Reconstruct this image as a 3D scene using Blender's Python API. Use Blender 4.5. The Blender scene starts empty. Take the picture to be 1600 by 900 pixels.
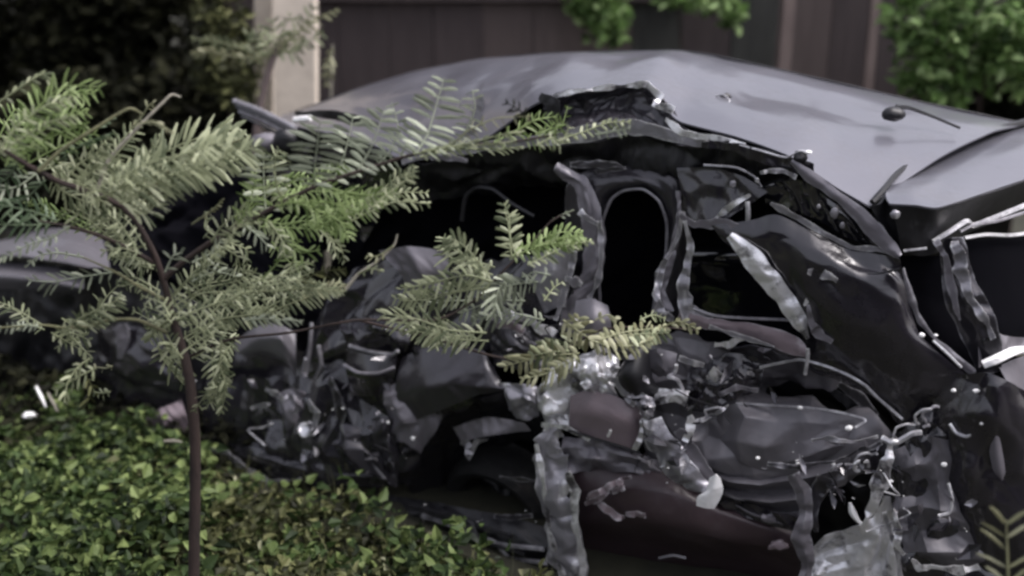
import bpy, math, random
import numpy as np
from mathutils import Vector, noise
random.seed(7); np.random.seed(7)
R = math.radians
C = bpy.context.scene.collection
sc = bpy.context.scene

# ------------------------------------------------------------------ camera, sky, sun
F = 1716.0; PITCH = R(20); CAMZ = 2.2
cam = bpy.data.cameras.new('camera'); co = bpy.data.objects.new('camera', cam); C.objects.link(co)
cam.sensor_width = 36; cam.lens = 36 * F / 1600
co.location = (0, 0, CAMZ); co.rotation_euler = (R(90) - PITCH, 0, 0)
cam.clip_start = 0.05; cam.clip_end = 3000
cam.dof.use_dof = True; cam.dof.focus_distance = 3.25; cam.dof.aperture_fstop = .95
sc.camera = co
sc.cycles.pixel_filter_type = 'BLACKMAN_HARRIS'; sc.cycles.filter_width = 2.7
sc.cycles.max_bounces = 5; sc.cycles.use_denoising = True
sc.view_settings.view_transform = 'Standard'; sc.view_settings.look = 'None'
sc.view_settings.gamma = 1; sc.view_settings.use_curve_mapping = False
sc.view_settings.exposure = 1.35

SUN_EL, SUN_AZ = R(60), R(100)
w = bpy.data.worlds.new('World'); sc.world = w; w.use_nodes = True
nt = w.node_tree; bg = nt.nodes['Background']
sky = nt.nodes.new('ShaderNodeTexSky'); sky.sky_type = 'NISHITA'; sky.sun_disc = False
sky.sun_elevation = SUN_EL; sky.sun_rotation = SUN_AZ; sky.dust_density = 6; sky.air_density = 1.5
hs = nt.nodes.new('ShaderNodeHueSaturation'); hs.inputs['Saturation'].default_value = 0.28
mx = nt.nodes.new('ShaderNodeMix'); mx.data_type = 'RGBA'; mx.blend_type = 'MULTIPLY'; mx.inputs[0].default_value = 1
mx.inputs[7].default_value = (0.99, 0.965, 1.03, 1)
nt.links.new(sky.outputs[0], hs.inputs['Color']); nt.links.new(hs.outputs[0], mx.inputs[6])
nt.links.new(mx.outputs[2], bg.inputs[0]); bg.inputs[1].default_value = 0.10
sl = bpy.data.lights.new('sun', 'SUN'); so = bpy.data.objects.new('sun', sl); C.objects.link(so)
sl.energy = 1.0; sl.angle = R(25); sl.color = (1, 0.96, 0.94)
so.rotation_euler = (R(90) - SUN_EL, 0, math.pi - SUN_AZ)

# ------------------------------------------------------------------ rays into the place
cp, sp = math.cos(PITCH), math.sin(PITCH)
CD = np.array([math.cos(R(-24.8)), math.sin(R(-24.8)), 0]); CN = np.array([-CD[1], CD[0], 0])   # car's length and inward axes
K0 = np.array([-1.18, 3.99, 0]) @ CN
O = np.array([0, 0, CAMZ])
def ray(px, py):
    a = (px - 800) / F; b = (450 - py) / F
    return np.array([a, cp + b * sp, -sp + b * cp])
def S(px, py, o=0.0):
    r = ray(px, py); return O + r * (K0 + o) / (r @ CN)
def D(px, py, y):
    r = ray(px, py); return O + r * y / r[1]
def G(px, py, z=0.0):
    r = ray(px, py); return O + r * (z - CAMZ) / r[2]

# ------------------------------------------------------------------ scene bookkeeping
def tag(o, label=None, cat=None, group=None, kind=None):
    if label: o['label'] = label
    if cat: o['category'] = cat
    if group: o['group'] = group
    if kind: o['kind'] = kind
    return o
def empty(name, loc, label=None, cat=None, group=None):
    o = bpy.data.objects.new(name, None); C.objects.link(o); o.location = loc; o.empty_display_size = .1
    return tag(o, label, cat, group)
def link(name, me, mat, parent=None, smooth=True):
    o = bpy.data.objects.new(name, me); C.objects.link(o)
    if mat: me.materials.append(mat)
    if smooth and len(me.polygons): me.polygons.foreach_set('use_smooth', [True] * len(me.polygons))
    if smooth is True and len(me.polygons): me.set_sharp_from_angle(angle=R(38))
    if parent is not None:
        o.parent = parent
        p = parent
        v = Vector((0, 0, 0))
        while p is not None: v += p.location; p = p.parent
        me.transform(__import__('mathutils').Matrix.Translation(-v))
    return o
def mesh(name, V, Fc, mat, parent=None, smooth=True):
    me = bpy.data.meshes.new(name); me.from_pydata([tuple(v) for v in V], [], [tuple(f) for f in Fc]); me.update()
    return link(name, me, mat, parent, smooth)

# ------------------------------------------------------------------ materials
def newmat(name):
    m = bpy.data.materials.new(name); m.use_nodes = True
    return m, m.node_tree, m.node_tree.nodes['Principled BSDF']
def noise_node(nt, scale, detail=6, rough=.6, stretch=None):
    tc = nt.nodes.new('ShaderNodeTexCoord'); n = nt.nodes.new('ShaderNodeTexNoise')
    n.inputs['Scale'].default_value = scale; n.inputs['Detail'].default_value = detail; n.inputs['Roughness'].default_value = rough
    if stretch:
        mp = nt.nodes.new('ShaderNodeMapping'); mp.inputs['Scale'].default_value = stretch
        nt.links.new(tc.outputs['Object'], mp.inputs[0]); nt.links.new(mp.outputs[0], n.inputs['Vector'])
    else: nt.links.new(tc.outputs['Object'], n.inputs['Vector'])
    return n
def ramp(nt, src, stops):
    r = nt.nodes.new('ShaderNodeValToRGB'); e = r.color_ramp.elements
    while len(e) < len(stops): e.new(0.5)
    for k, (p, c) in enumerate(stops):
        e[k].position = p; e[k].color = (*c, 1) if len(c) == 3 else c
    nt.links.new(src, r.inputs[0]); return r
def metal_mat(name, base, scrape=(.45, .45, .47), lo=.6, hi=.7, rough=.3, metallic=.0, coat=.6, bump=.25, sscale=9, stretch=(1, 1, 1), dirt=(.09, .08, .07), dirt_lo=.55, wrinkle=.5, wear_glint=0.0, wear_glint_col=(.5, .5, .53), spec=.5):
    wrinkle *= .3
    m, nt, b = newmat(name)
    n = noise_node(nt, sscale, 8, .7, stretch); r = ramp(nt, n.outputs['Fac'], [(lo, (0, 0, 0)), (hi, (1, 1, 1))])
    d = noise_node(nt, 3.2, 8, .75); dr = ramp(nt, d.outputs['Fac'], [(dirt_lo, (0, 0, 0)), (dirt_lo + .25, (.75, .75, .75))])
    m1 = nt.nodes.new('ShaderNodeMix'); m1.data_type = 'RGBA'; m1.inputs[6].default_value = (*base, 1); m1.inputs[7].default_value = (*scrape, 1)
    nt.links.new(r.outputs[0], m1.inputs[0])
    m2 = nt.nodes.new('ShaderNodeMix'); m2.data_type = 'RGBA'; m2.inputs[7].default_value = (*dirt, 1)
    nt.links.new(dr.outputs[0], m2.inputs[0]); nt.links.new(m1.outputs[2], m2.inputs[6]); last = m2.outputs[2]
    if wear_glint:  # pale crease edges: scraped paint plus bright highlights put into the colour
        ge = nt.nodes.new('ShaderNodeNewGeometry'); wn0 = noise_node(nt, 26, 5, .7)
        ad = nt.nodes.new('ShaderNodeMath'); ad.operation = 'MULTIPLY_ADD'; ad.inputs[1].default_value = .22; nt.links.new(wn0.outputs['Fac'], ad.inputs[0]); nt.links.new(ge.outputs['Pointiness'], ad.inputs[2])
        wr = ramp(nt, ad.outputs[0], [(.66, (0, 0, 0)), (.74, (wear_glint, wear_glint, wear_glint))])
        m3 = nt.nodes.new('ShaderNodeMix'); m3.data_type = 'RGBA'; m3.inputs[7].default_value = (*wear_glint_col, 1)
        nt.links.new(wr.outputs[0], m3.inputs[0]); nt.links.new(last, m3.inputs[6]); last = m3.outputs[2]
    nt.links.new(last, b.inputs['Base Color'])
    mr = nt.nodes.new('ShaderNodeMapRange'); mr.inputs[3].default_value = rough; mr.inputs[4].default_value = min(1, rough + .35)
    nt.links.new(dr.outputs[0], mr.inputs[0]); nt.links.new(mr.outputs[0], b.inputs['Roughness'])
    b.inputs['Specular IOR Level'].default_value = spec; b.inputs['Metallic'].default_value = metallic; b.inputs['Coat Weight'].default_value = coat; b.inputs['Coat Roughness'].default_value = .12
    bn = noise_node(nt, 38, 5, .6); bp = nt.nodes.new('ShaderNodeBump'); bp.inputs['Strength'].default_value = bump; bp.inputs['Distance'].default_value = .01
    wn = noise_node(nt, 9, 3, .5); wn.inputs['Distortion'].default_value = 1.2
    ab = nt.nodes.new('ShaderNodeMath'); ab.operation = 'SUBTRACT'; ab.inputs[1].default_value = .5; nt.links.new(wn.outputs['Fac'], ab.inputs[0])
    a2 = nt.nodes.new('ShaderNodeMath'); a2.operation = 'ABSOLUTE'; nt.links.new(ab.outputs[0], a2.inputs[0])
    b2 = nt.nodes.new('ShaderNodeBump'); b2.inputs['Strength'].default_value = wrinkle; b2.inputs['Distance'].default_value = .05
    nt.links.new(a2.outputs[0], b2.inputs['Height']); nt.links.new(b2.outputs[0], bp.inputs['Normal'])
    nt.links.new(bn.outputs['Fac'], bp.inputs['Height']); nt.links.new(bp.outputs[0], b.inputs['Normal'])
    return m
M = {}
M['roof'] = metal_mat('skylit_paint', (.118, .118, .140), scrape=(.18, .178, .2), lo=.74, hi=.82, rough=.36, metallic=.4, coat=.5, bump=.05, dirt=(.11, .108, .12), dirt_lo=.5, wrinkle=.0)  # same car paint as the sides, with bright sky put into its colour
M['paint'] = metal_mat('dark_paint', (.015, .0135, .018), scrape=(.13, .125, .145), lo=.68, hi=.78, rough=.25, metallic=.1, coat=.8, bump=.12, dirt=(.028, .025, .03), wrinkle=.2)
M['paint2'] = metal_mat('scuffed_dark_paint', (.036, .034, .041), scrape=(.2, .195, .215), lo=.62, hi=.76, rough=.33, metallic=.35, coat=.5, bump=.08, sscale=9, dirt=(.04, .036, .041), wrinkle=.15, wear_glint=0.75)
M['black'] = metal_mat('black_plastic', (.007, .007, .009), scrape=(.03, .03, .035), rough=.45, coat=0, bump=.1, dirt=(.012, .011, .013), wrinkle=.0)
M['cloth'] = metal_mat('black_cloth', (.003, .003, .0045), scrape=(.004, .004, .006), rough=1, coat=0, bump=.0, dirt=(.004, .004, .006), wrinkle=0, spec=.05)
M['crushed'] = metal_mat('crushed_dark_paint', (.020, .019, .024), scrape=(.2, .195, .21), lo=.66, hi=.76, rough=.24, metallic=.3, coat=.9, bump=.05, sscale=9, dirt=(.03, .027, .031), wrinkle=.1, wear_glint=.7)
M['silver'] = metal_mat('bare_metal', (.78, .78, .80), scrape=(.09, .085, .095), lo=.5, hi=.62, rough=.32, metallic=.6, coat=0, bump=.25, sscale=9, dirt=(.2, .19, .19), dirt_lo=.55, wrinkle=.45, wear_glint=1, wear_glint_col=(.8, .8, .82))
M['silver2'] = metal_mat('scraped_metal', (.27, .265, .29), scrape=(.75, .75, .77), lo=.54, hi=.68, rough=.32, metallic=.5, coat=0, bump=.25, sscale=12, stretch=(1, 1, .35), dirt=(.07, .065, .07), dirt_lo=.52, wrinkle=.4, wear_glint=0.9, wear_glint_col=(.8, .8, .82))
M['maroon'] = metal_mat('maroon_trim', (.045, .030, .035), scrape=(.14, .11, .12), lo=.66, hi=.8, rough=.42, coat=.1, bump=.1, dirt=(.09, .072, .078), wrinkle=.15)
M['pink'] = metal_mat('primer_pink', (.18, .145, .16), scrape=(.36, .34, .36), lo=.6, hi=.75, rough=.45, coat=.1, bump=.12, dirt=(.08, .062, .07), wrinkle=.3, wear_glint=0.6)
M['lav'] = metal_mat('grey_inner_panel', (.15, .142, .16), scrape=(.3, .29, .31), lo=.64, hi=.78, rough=.38, metallic=.2, coat=.2, bump=.1, dirt=(.06, .055, .06), wrinkle=.2, wear_glint=0.5)
M['skin'] = metal_mat('dull_grey_skin', (.12, .115, .128), scrape=(.2, .195, .21), lo=.64, hi=.8, rough=.42, metallic=.2, coat=.25, bump=.06, sscale=7, dirt=(.085, .08, .088), dirt_lo=.5, wrinkle=.15, wear_glint=.5)
M['white'] = metal_mat('white_plastic', (.85, .85, .85), scrape=(.5, .5, .5), rough=.35, coat=.2, bump=.1, dirt=(.5, .5, .48), dirt_lo=.62)
M['rubber'] = metal_mat('rubber', (.01, .01, .011), scrape=(.03, .03, .03), rough=.75, coat=0, bump=.5)
def glass_mat():
    m, nt, b = newmat('dark_glass')
    b.inputs['Base Color'].default_value = (.008, .008, .011, 1); b.inputs['Roughness'].default_value = .06; b.inputs['Coat Weight'].default_value = 1
    b.inputs['Specular IOR Level'].default_value = .8
    n = noise_node(nt, 5, 4); bp = nt.nodes.new('ShaderNodeBump'); bp.inputs['Strength'].default_value = .15; bp.inputs['Distance'].default_value = .02
    nt.links.new(n.outputs['Fac'], bp.inputs['Height']); nt.links.new(bp.outputs[0], b.inputs['Normal']); return m
M['glass'] = glass_mat()
def leaf_mat(name, a, b_, c, trans=.25, rough=.6):
    m, nt, b = newmat(name)
    gi = nt.nodes.new('ShaderNodeNewGeometry')
    r = ramp(nt, gi.outputs['Random Per Island'], [(0, a), (.55, b_), (1, c)])
    nt.links.new(r.outputs[0], b.inputs['Base Color']); b.inputs['Roughness'].default_value = rough; b.inputs['Specular IOR Level'].default_value = .05 if 'shade' in name else .35
    tr = nt.nodes.new('ShaderNodeBsdfTranslucent'); nt.links.new(r.outputs[0], tr.inputs[0])
    ms = nt.nodes.new('ShaderNodeMixShader'); ms.inputs[0].default_value = trans
    out = nt.nodes['Material Output']
    nt.links.new(b.outputs[0], ms.inputs[1]); nt.links.new(tr.outputs[0], ms.inputs[2]); nt.links.new(ms.outputs[0], out.inputs[0])
    return m
M['leafY'] = leaf_mat('yellow_green_leaflets', (.10, .15, .045), (.25, .33, .13), (.40, .48, .25), .35)
M['leafG'] = leaf_mat('grey_green_leaflets', (.09, .11, .06), (.29, .32, .19), (.47, .50, .34), .35)
M['leafP'] = leaf_mat('pale_leaflets', (.16, .18, .13), (.34, .38, .28), (.5, .54, .42), .3)
M['leafB'] = leaf_mat('bluish_leaflets', (.05, .085, .04), (.14, .19, .11), (.26, .33, .22), .3)
M['leafD'] = leaf_mat('dry_leaflets', (.15, .15, .08), (.32, .33, .20), (.46, .46, .31), .3)
M['cover'] = leaf_mat('ground_leaves', (.007, .015, .005), (.052, .088, .024), (.22, .28, .10), .35)
M['coverY'] = leaf_mat('olive_ground_leaves', (.012, .013, .005), (.055, .062, .022), (.22, .23, .10), .3)
M['vine'] = leaf_mat('vine_leaves', (.03, .06, .018), (.16, .27, .08), (.38, .5, .24), .4)
M['dark'] = leaf_mat('shade_leaves', (.006, .006, .004), (.013, .014, .009), (.035, .036, .02), .15)  # shade of the dark growth is put into this leaf colour
def plain(name, a, b_, scale=8, rough=.8, stretch=None, bump=.4):
    m, nt, b = newmat(name)
    n = noise_node(nt, scale, 8, .65, stretch); r = ramp(nt, n.outputs['Fac'], [(.3, a), (.7, b_)])
    nt.links.new(r.outputs[0], b.inputs['Base Color']); b.inputs['Roughness'].default_value = rough
    bp = nt.nodes.new('ShaderNodeBump'); bp.inputs['Strength'].default_value = bump; bp.inputs['Distance'].default_value = .02
    nt.links.new(n.outputs['Fac'], bp.inputs['Height']); nt.links.new(bp.outputs[0], b.inputs['Normal']); return m
M['soil'] = plain('soil', (.008, .009, .005), (.03, .029, .016), 6, .95)
M['bark'] = plain('bark', (.012, .007, .006), (.035, .021, .017), 30, .85, (1, 1, .3))
M['twig'] = plain('dry_twig', (.16, .15, .12), (.32, .3, .25), 30, .8)
M['stemG'] = plain('green_stem', (.07, .07, .035), (.14, .14, .07), 30, .7)
M['concrete'] = plain('concrete', (.5, .44, .37), (.72, .64, .54), 5, .9)
M['boards'] = plain('dark_boards', (.030, .022, .023), (.050, .038, .039), 3, .75, (6, 6, .6))
M['boards2'] = plain('brown_boards', (.055, .041, .040), (.085, .066, .063), 3, .75, (6, 6, .6))
M['boardsG'] = plain('grey_green_boards', (.018, .019, .018), (.034, .035, .032), 3, .75, (6, 6, .6))
M['post'] = plain('weathered_post', (.10, .075, .07), (.19, .15, .14), 6, .85, (3, 3, .5))

# ------------------------------------------------------------------ mesh tools
def cr(P, n, lin=False):
    P = np.asarray(P, float); m = len(P)
    if lin and m > 2:
        out = []
        for u in np.linspace(0, m - 1, n):
            i = min(int(u), m - 2); t = u - i; out.append(P[i] * (1 - t) + P[i + 1] * t)
        return np.array(out)
    if m == 2:
        t = np.linspace(0, 1, n).reshape((-1,) + (1,) * (P.ndim - 1)); return P[0] * (1 - t) + P[1] * t
    E = np.concatenate([[2 * P[0] - P[1]], P, [2 * P[-1] - P[-2]]])
    out = []
    for u in np.linspace(0, m - 1, n):
        i = min(int(u), m - 2); t = u - i; a, b, c, d = E[i:i + 4]
        tt = .35
        out.append((2 * t**3 - 3 * t**2 + 1) * b + (t**3 - 2 * t**2 + t) * tt * (c - a) + (-2 * t**3 + 3 * t**2) * c + (t**3 - t**2) * tt * (d - b))
    return np.array(out)
_dirs = {}
def crumple(p, s, sd):
    """folded sheet: triangle waves along random directions give flat facets between sharp creases"""
    if sd not in _dirs:
        rs = np.random.RandomState(sd + 100); dd = []
        for f, w_ in ((.5, 1.), (.75, .9), (1.2, .6), (1.9, .36), (3.1, .13)):
            d = rs.normal(size=3); d[1] *= .5; d /= np.linalg.norm(d); dd.append((Vector(d * f).to_tuple(), w_, rs.rand() * 9))
        _dirs[sd] = dd
    q = Vector((p[0] * s, p[1] * s, p[2] * s)); o = Vector((sd * 7.3, sd * 1.7, sd * 3.1))
    wv = noise.noise_vector(q * .45 + o) * 1.1; q2 = q + wv * .6
    h = 0
    for k, (d, w_, ph) in enumerate(_dirs[sd]):
        t = q2[0] * d[0] + q2[1] * d[1] + q2[2] * d[2] + ph
        m = .35 + 1.3 * abs(noise.noise(q * (.6 + .3 * k) + o * (k + 1)))
        t = abs((t % 1) * 2 - 1); h += w_ * m * (t - .5)
    return h
def normals(G3):
    du = np.gradient(G3, axis=1); dv = np.gradient(G3, axis=0)
    n = np.cross(du, dv); n /= (np.linalg.norm(n, axis=2, keepdims=True) + 1e-9)
    cs = np.sum(n * (O - G3), axis=2).mean()
    return n if cs > 0 else -n
from mathutils.geometry import delaunay_2d_cdt
def facets(X, Y, sp, seed):
    """a creased height in -1..1 over the points X, Y (metres): flat facets between scattered ridge and valley points"""
    rs = np.random.RandomState(seed * 13 + 7); an = rs.uniform(.6, 1.6); th = rs.uniform(0, 3.14)
    x = (X * math.cos(th) + Y * math.sin(th)) / (sp * an); y = (-X * math.sin(th) + Y * math.cos(th)) * an / sp
    x0, x1, y0, y1 = x.min() - 1.5, x.max() + 1.5, y.min() - 1.5, y.max() + 1.5
    P = [];
    for i in range(int((x1 - x0)) + 2):
        for j in range(int((y1 - y0)) + 2): P.append((x0 + i + rs.uniform(-.42, .42), y0 + j + rs.uniform(-.42, .42)))
    if len(P) > 4000: return x * 0
    H = rs.choice([-1, 1], len(P)) * rs.uniform(.25, 1, len(P))
    vs, _, tris, _, _, _ = delaunay_2d_cdt([Vector(p) for p in P], [], [], 0, 1e-6)
    vs = np.array([tuple(v) for v in vs]); out = np.zeros_like(x)
    for a, b, c in tris:
        A, B, Cc = vs[a], vs[b], vs[c]
        m = (x >= min(A[0], B[0], Cc[0])) & (x <= max(A[0], B[0], Cc[0])) & (y >= min(A[1], B[1], Cc[1])) & (y <= max(A[1], B[1], Cc[1]))
        if not m.any(): continue
        det = (B[1] - Cc[1]) * (A[0] - Cc[0]) + (Cc[0] - B[0]) * (A[1] - Cc[1])
        if abs(det) < 1e-9: continue
        xx, yy = x[m], y[m]
        l1 = ((B[1] - Cc[1]) * (xx - Cc[0]) + (Cc[0] - B[0]) * (yy - Cc[1])) / det; l2 = ((Cc[1] - A[1]) * (xx - Cc[0]) + (A[0] - Cc[0]) * (yy - Cc[1])) / det; l3 = 1 - l1 - l2
        ok = (l1 >= -1e-6) & (l2 >= -1e-6) & (l3 >= -1e-6); v = out[m]; v[ok] = (l1 * H[a] + l2 * H[b] + l3 * H[c])[ok]; out[m] = v
    return out
def sheet(name, rows, mat, parent, amp=0.0, s=6, seed=1, bulge=0, res=.009, thick=.0035, fn=S, rag=0, smooth=True, edge=.7, lin=False):
    P = np.array([[fn(*q) for q in r] for r in rows])
    lu = max(np.linalg.norm(np.diff(P, axis=1), axis=2).sum(axis=1)); lv = max(np.linalg.norm(np.diff(P, axis=0), axis=2).sum(axis=0))
    nu = int(min(260, max(4, lu / res))) + 1; nv = int(min(200, max(3, lv / res))) + 1
    g = cr(P, nv, lin); g = np.swapaxes(cr(np.swapaxes(g, 0, 1), nu, lin), 0, 1)
    n = normals(g)
    U, Vv = np.meshgrid(np.linspace(0, 1, nu), np.linspace(0, 1, nv))
    disp = bulge * np.sin(np.pi * U) * np.sin(np.pi * Vv)
    if amp:
        win = edge + (1 - edge) * np.clip(np.minimum.reduce([U, 1 - U, Vv, 1 - Vv]) * 6, 0, 1)
        au = np.linalg.norm(np.diff(g, axis=1), axis=2); au = np.concatenate([np.zeros((nv, 1)), np.cumsum(au, axis=1)], axis=1)
        av = np.linalg.norm(np.diff(g, axis=0), axis=2); av = np.concatenate([np.zeros((1, nu)), np.cumsum(av, axis=0)], axis=0)
        wx = np.array([[noise.noise(Vector((g[j, i] * 9 + seed).tolist())) for i in range(nu)] for j in range(nv)]) * .12 / s
        d0 = .62 / s
        cz = facets(au + wx, av - wx, d0, seed) + .36 * facets(au - wx, av + wx, d0 * .42, seed + 50)
        k = amp * (1.25 if amp >= .008 else .8); k = min(k, d0 * .42)
        disp = disp + k * cz * win
    if rag:
        for j, k in ((0, 1), (nv - 1, nv - 2)):
            for i in range(nu):
                d = g[k, i] - g[j, i]; L = np.linalg.norm(d) + 1e-9
                g[j, i] += d / L * rag * (noise.noise(Vector((g[j, i] * 22 + seed).tolist())) - .2)
    g = g + n * disp[..., None]
    V = g.reshape(-1, 3)
    Fc = [(j * nu + i, j * nu + i + 1, (j + 1) * nu + i + 1, (j + 1) * nu + i) for j in range(nv - 1) for i in range(nu - 1)]
    if thick:      # back face and rim
        N = len(V); Vb = (g - n * thick).reshape(-1, 3)
        V = np.vstack([V, Vb]); Fc += [(a + N, d + N, c + N, b + N) for a, b, c, d in list(Fc)]
        ring = [i for i in range(nu)] + [j * nu + nu - 1 for j in range(1, nv)] + [(nv - 1) * nu + i for i in range(nu - 2, -1, -1)] + [j * nu for j in range(nv - 2, 0, -1)]
        Fc += [(ring[k], ring[k] + N, ring[(k + 1) % len(ring)] + N, ring[(k + 1) % len(ring)]) for k in range(len(ring))]
    return mesh(name, V, Fc, mat, parent, smooth)
def ribbon(name, pts, mat, parent, amp=.006, s=14, seed=1, thick=.003, fn=S, rag=.006, curl=.0, res=.007, dflt=.0):
    """a torn strip of sheet: pts = (px, py, depth, width in px)"""
    jag = name in ('torn_post', 'torn_strip', 'torn_edge', 'folded_strip', 'torn_cover', 'hanging_strip', 'roof_rail')
    if jag:
        rj = np.random.RandomState(int(pts[0][0] * 3 + pts[0][1])); q = []; J = .75 if name.startswith('torn') else .3; s *= .5; amp *= 1.15
        for a, b in zip(pts[:-1], pts[1:]):
            q.append(a); 
            for t in (.33, .67):
                wd = a[3] * (1 - t) + b[3] * t; q.append((a[0] * (1 - t) + b[0] * t + rj.normal() * wd * .13 * J, a[1] * (1 - t) + b[1] * t + rj.normal() * wd * .13 * J, a[2] * (1 - t) + b[2] * t + rj.uniform(-.012, .012) * J, wd * rj.uniform(1 - .45 * J, 1 + .35 * J)))
        q.append(pts[-1]); pts = q
    top, bot, mid = [], [], []; curl *= .45; thick = min(thick, .004); amp = max(amp, .007)
    for i, (x, y, o, wd) in enumerate(pts):
        a = pts[max(0, i - 1)]; b = pts[min(len(pts) - 1, i + 1)]
        dx, dy = b[0] - a[0], b[1] - a[1]; L = math.hypot(dx, dy) + 1e-6; nx, ny = -dy / L * wd / 2, dx / L * wd / 2
        top.append((x + nx, y + ny, o)); bot.append((x - nx, y - ny, o + curl * .3)); mid.append((x, y, o - curl))
    rows = [top, mid, bot] if curl else [top, bot]
    return sheet(name, rows, mat, parent, amp, s, seed, 0, res, thick, fn, rag, edge=1, lin=jag)
def tube(name, P3, rad, mat, parent, sides=6, n=None, join=None):
    P3 = np.array(P3); n = n or max(4, len(P3) * 5); P = cr(P3, n)
    rr = cr(np.array(rad, float).reshape(-1, 1), n)[:, 0] if hasattr(rad, '__len__') else np.full(n, rad)
    T = np.gradient(P, axis=0); V = []; Fc = []
    up = np.array([.1, -1, .3])
    for i in range(n):
        t = T[i] / (np.linalg.norm(T[i]) + 1e-9); a = np.cross(t, up); a /= np.linalg.norm(a) + 1e-9; b = np.cross(t, a)
        for k in range(sides):
            th = 2 * math.pi * k / sides; V.append(P[i] + rr[i] * (math.cos(th) * a + math.sin(th) * b))
    for i in range(n - 1):
        for k in range(sides):
            Fc.append((i * sides + k, i * sides + (k + 1) % sides, (i + 1) * sides + (k + 1) % sides, (i + 1) * sides + k))
    Fc.append(tuple(range(sides))[::-1]); Fc.append(tuple((n - 1) * sides + k for k in range(sides)))
    if join is not None:
        b0 = len(join[0]); join[0].extend(V); join[1].extend([tuple(i + b0 for i in f) for f in Fc]); return
    return mesh(name, V, Fc, mat, parent)
def rod(name, pts, rpx, mat, parent, fn=S, sides=6):
    P = [fn(*p[:3]) for p in pts]; r = [(p[3] if len(p) > 3 else rpx) * np.linalg.norm(q - O) / F / 2 for p, q in zip(pts, P)]
    return tube(name, P, r, mat, parent, sides)
def lump(name, c, r, mat, parent, sq=(1, 1, 1), seed=1, amp=.25, n=10):
    if name == 'clip': r *= .6
    V = []; Fc = []
    for j in range(n + 1):
        th = math.pi * j / n
        for i in range(2 * n):
            ph = math.pi * i / n
            d = np.array([math.sin(th) * math.cos(ph), math.sin(th) * math.sin(ph), math.cos(th)])
            k = r * (1 + amp * noise.noise(Vector((d * 1.7 + seed).tolist())))
            V.append(c + d * k * np.array(sq))
    for j in range(n):
        for i in range(2 * n):
            Fc.append((j * 2 * n + i, j * 2 * n + (i + 1) % (2 * n), (j + 1) * 2 * n + (i + 1) % (2 * n), (j + 1) * 2 * n + i))
    return mesh(name, V, Fc, mat, parent)
def box(name, x0, x1, y0, y1, z0, z1, mat, parent=None, bev=.008):
    b = bev
    V = []
    for z, q in ((z0, b), (z0 + b, 0), (z1 - b, 0), (z1, b)):
        V += [(x0 + q, y0 + q, z), (x1 - q, y0 + q, z), (x1 - q, y1 - q, z), (x0 + q, y1 - q, z)]
    Fc = [(3, 2, 1, 0), (12, 13, 14, 15)]
    for k in range(3):
        for i in range(4): Fc.append((k * 4 + i, k * 4 + (i + 1) % 4, k * 4 + 4 + (i + 1) % 4, k * 4 + 4 + i))
    return mesh(name, V, Fc, mat, parent, False)

# ------------------------------------------------------------------ the ground and what closes the view
def ground():
    xs = np.concatenate([np.linspace(-400, -8, 10), np.linspace(-7, 7, 90), np.linspace(8, 400, 10)])
    ys = np.concatenate([np.linspace(-60, -2, 6), np.linspace(-1, 12, 90), np.linspace(13, 900, 12)])
    V = []; nx = len(xs)
    for y in ys:
        for x in xs:
            z = .06 * noise.noise(Vector((x * .7, y * .7, 3))) + .03 * noise.noise(Vector((x * 3, y * 3, 1))) if abs(x) < 8 and y < 13 else 0
            V.append((x, y, z - .05))
    Fc = [(j * nx + i, j * nx + i + 1, (j + 1) * nx + i + 1, (j + 1) * nx + i) for j in range(len(ys) - 1) for i in range(nx - 1)]
    tag(mesh('ground', V, Fc, M['soil']), kind='structure')
ground()

def leaves(name, spots, size, mat, parent=None, up=.5, aspect=.55, jit=.5, bendy=.15):
    """many small folded leaves, one mesh"""
    rs = np.random.RandomState(len(spots) + 5); V = []; Fc = []
    for p in spots:
        a = rs.normal(size=3); a[2] *= .5; a /= np.linalg.norm(a)
        n = rs.normal(size=3) * (1 - up); n[2] += up; n -= a * (n @ a); n /= np.linalg.norm(n) + 1e-9; b = np.cross(n, a)
        L = size * rs.uniform(1 - jit, 1 + jit); W = L * aspect * .5; b0 = len(V)
        aspect_ = W; V += [p, p + a * L * .35 + b * W + n * L * bendy, p + a * L * .38, p + a * L * .35 - b * W + n * L * bendy,
              p + a * L * .75 + b * W * .6 + n * L * bendy * .3, p + a * L - n * L * bendy, p + a * L * .75 - b * W * .6 + n * L * bendy * .3]
        Fc += [(b0, b0 + 1, b0 + 2), (b0, b0 + 2, b0 + 3), (b0 + 2, b0 + 1, b0 + 4), (b0 + 2, b0 + 4, b0 + 5), (b0 + 2, b0 + 5, b0 + 6), (b0 + 2, b0 + 6, b0 + 3)]
    return mesh(name, V, Fc, mat, parent, False)
def blob_spots(lumps, n, seed=1, shell=.75):
    rs = np.random.RandomState(seed); out = []
    wts = np.array([l[3] * l[4] for l in lumps]); wts /= wts.sum()
    for k in rs.choice(len(lumps), n, p=wts):
        x, y, z, rx, rz = lumps[k]; d = rs.normal(size=3); d /= np.linalg.norm(d); r = rs.uniform(shell, 1.05) ** .7
        out.append(np.array([x + d[0] * rx * r, y + d[1] * rx * r * .7, z + d[2] * rz * r]))
    return out

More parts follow.
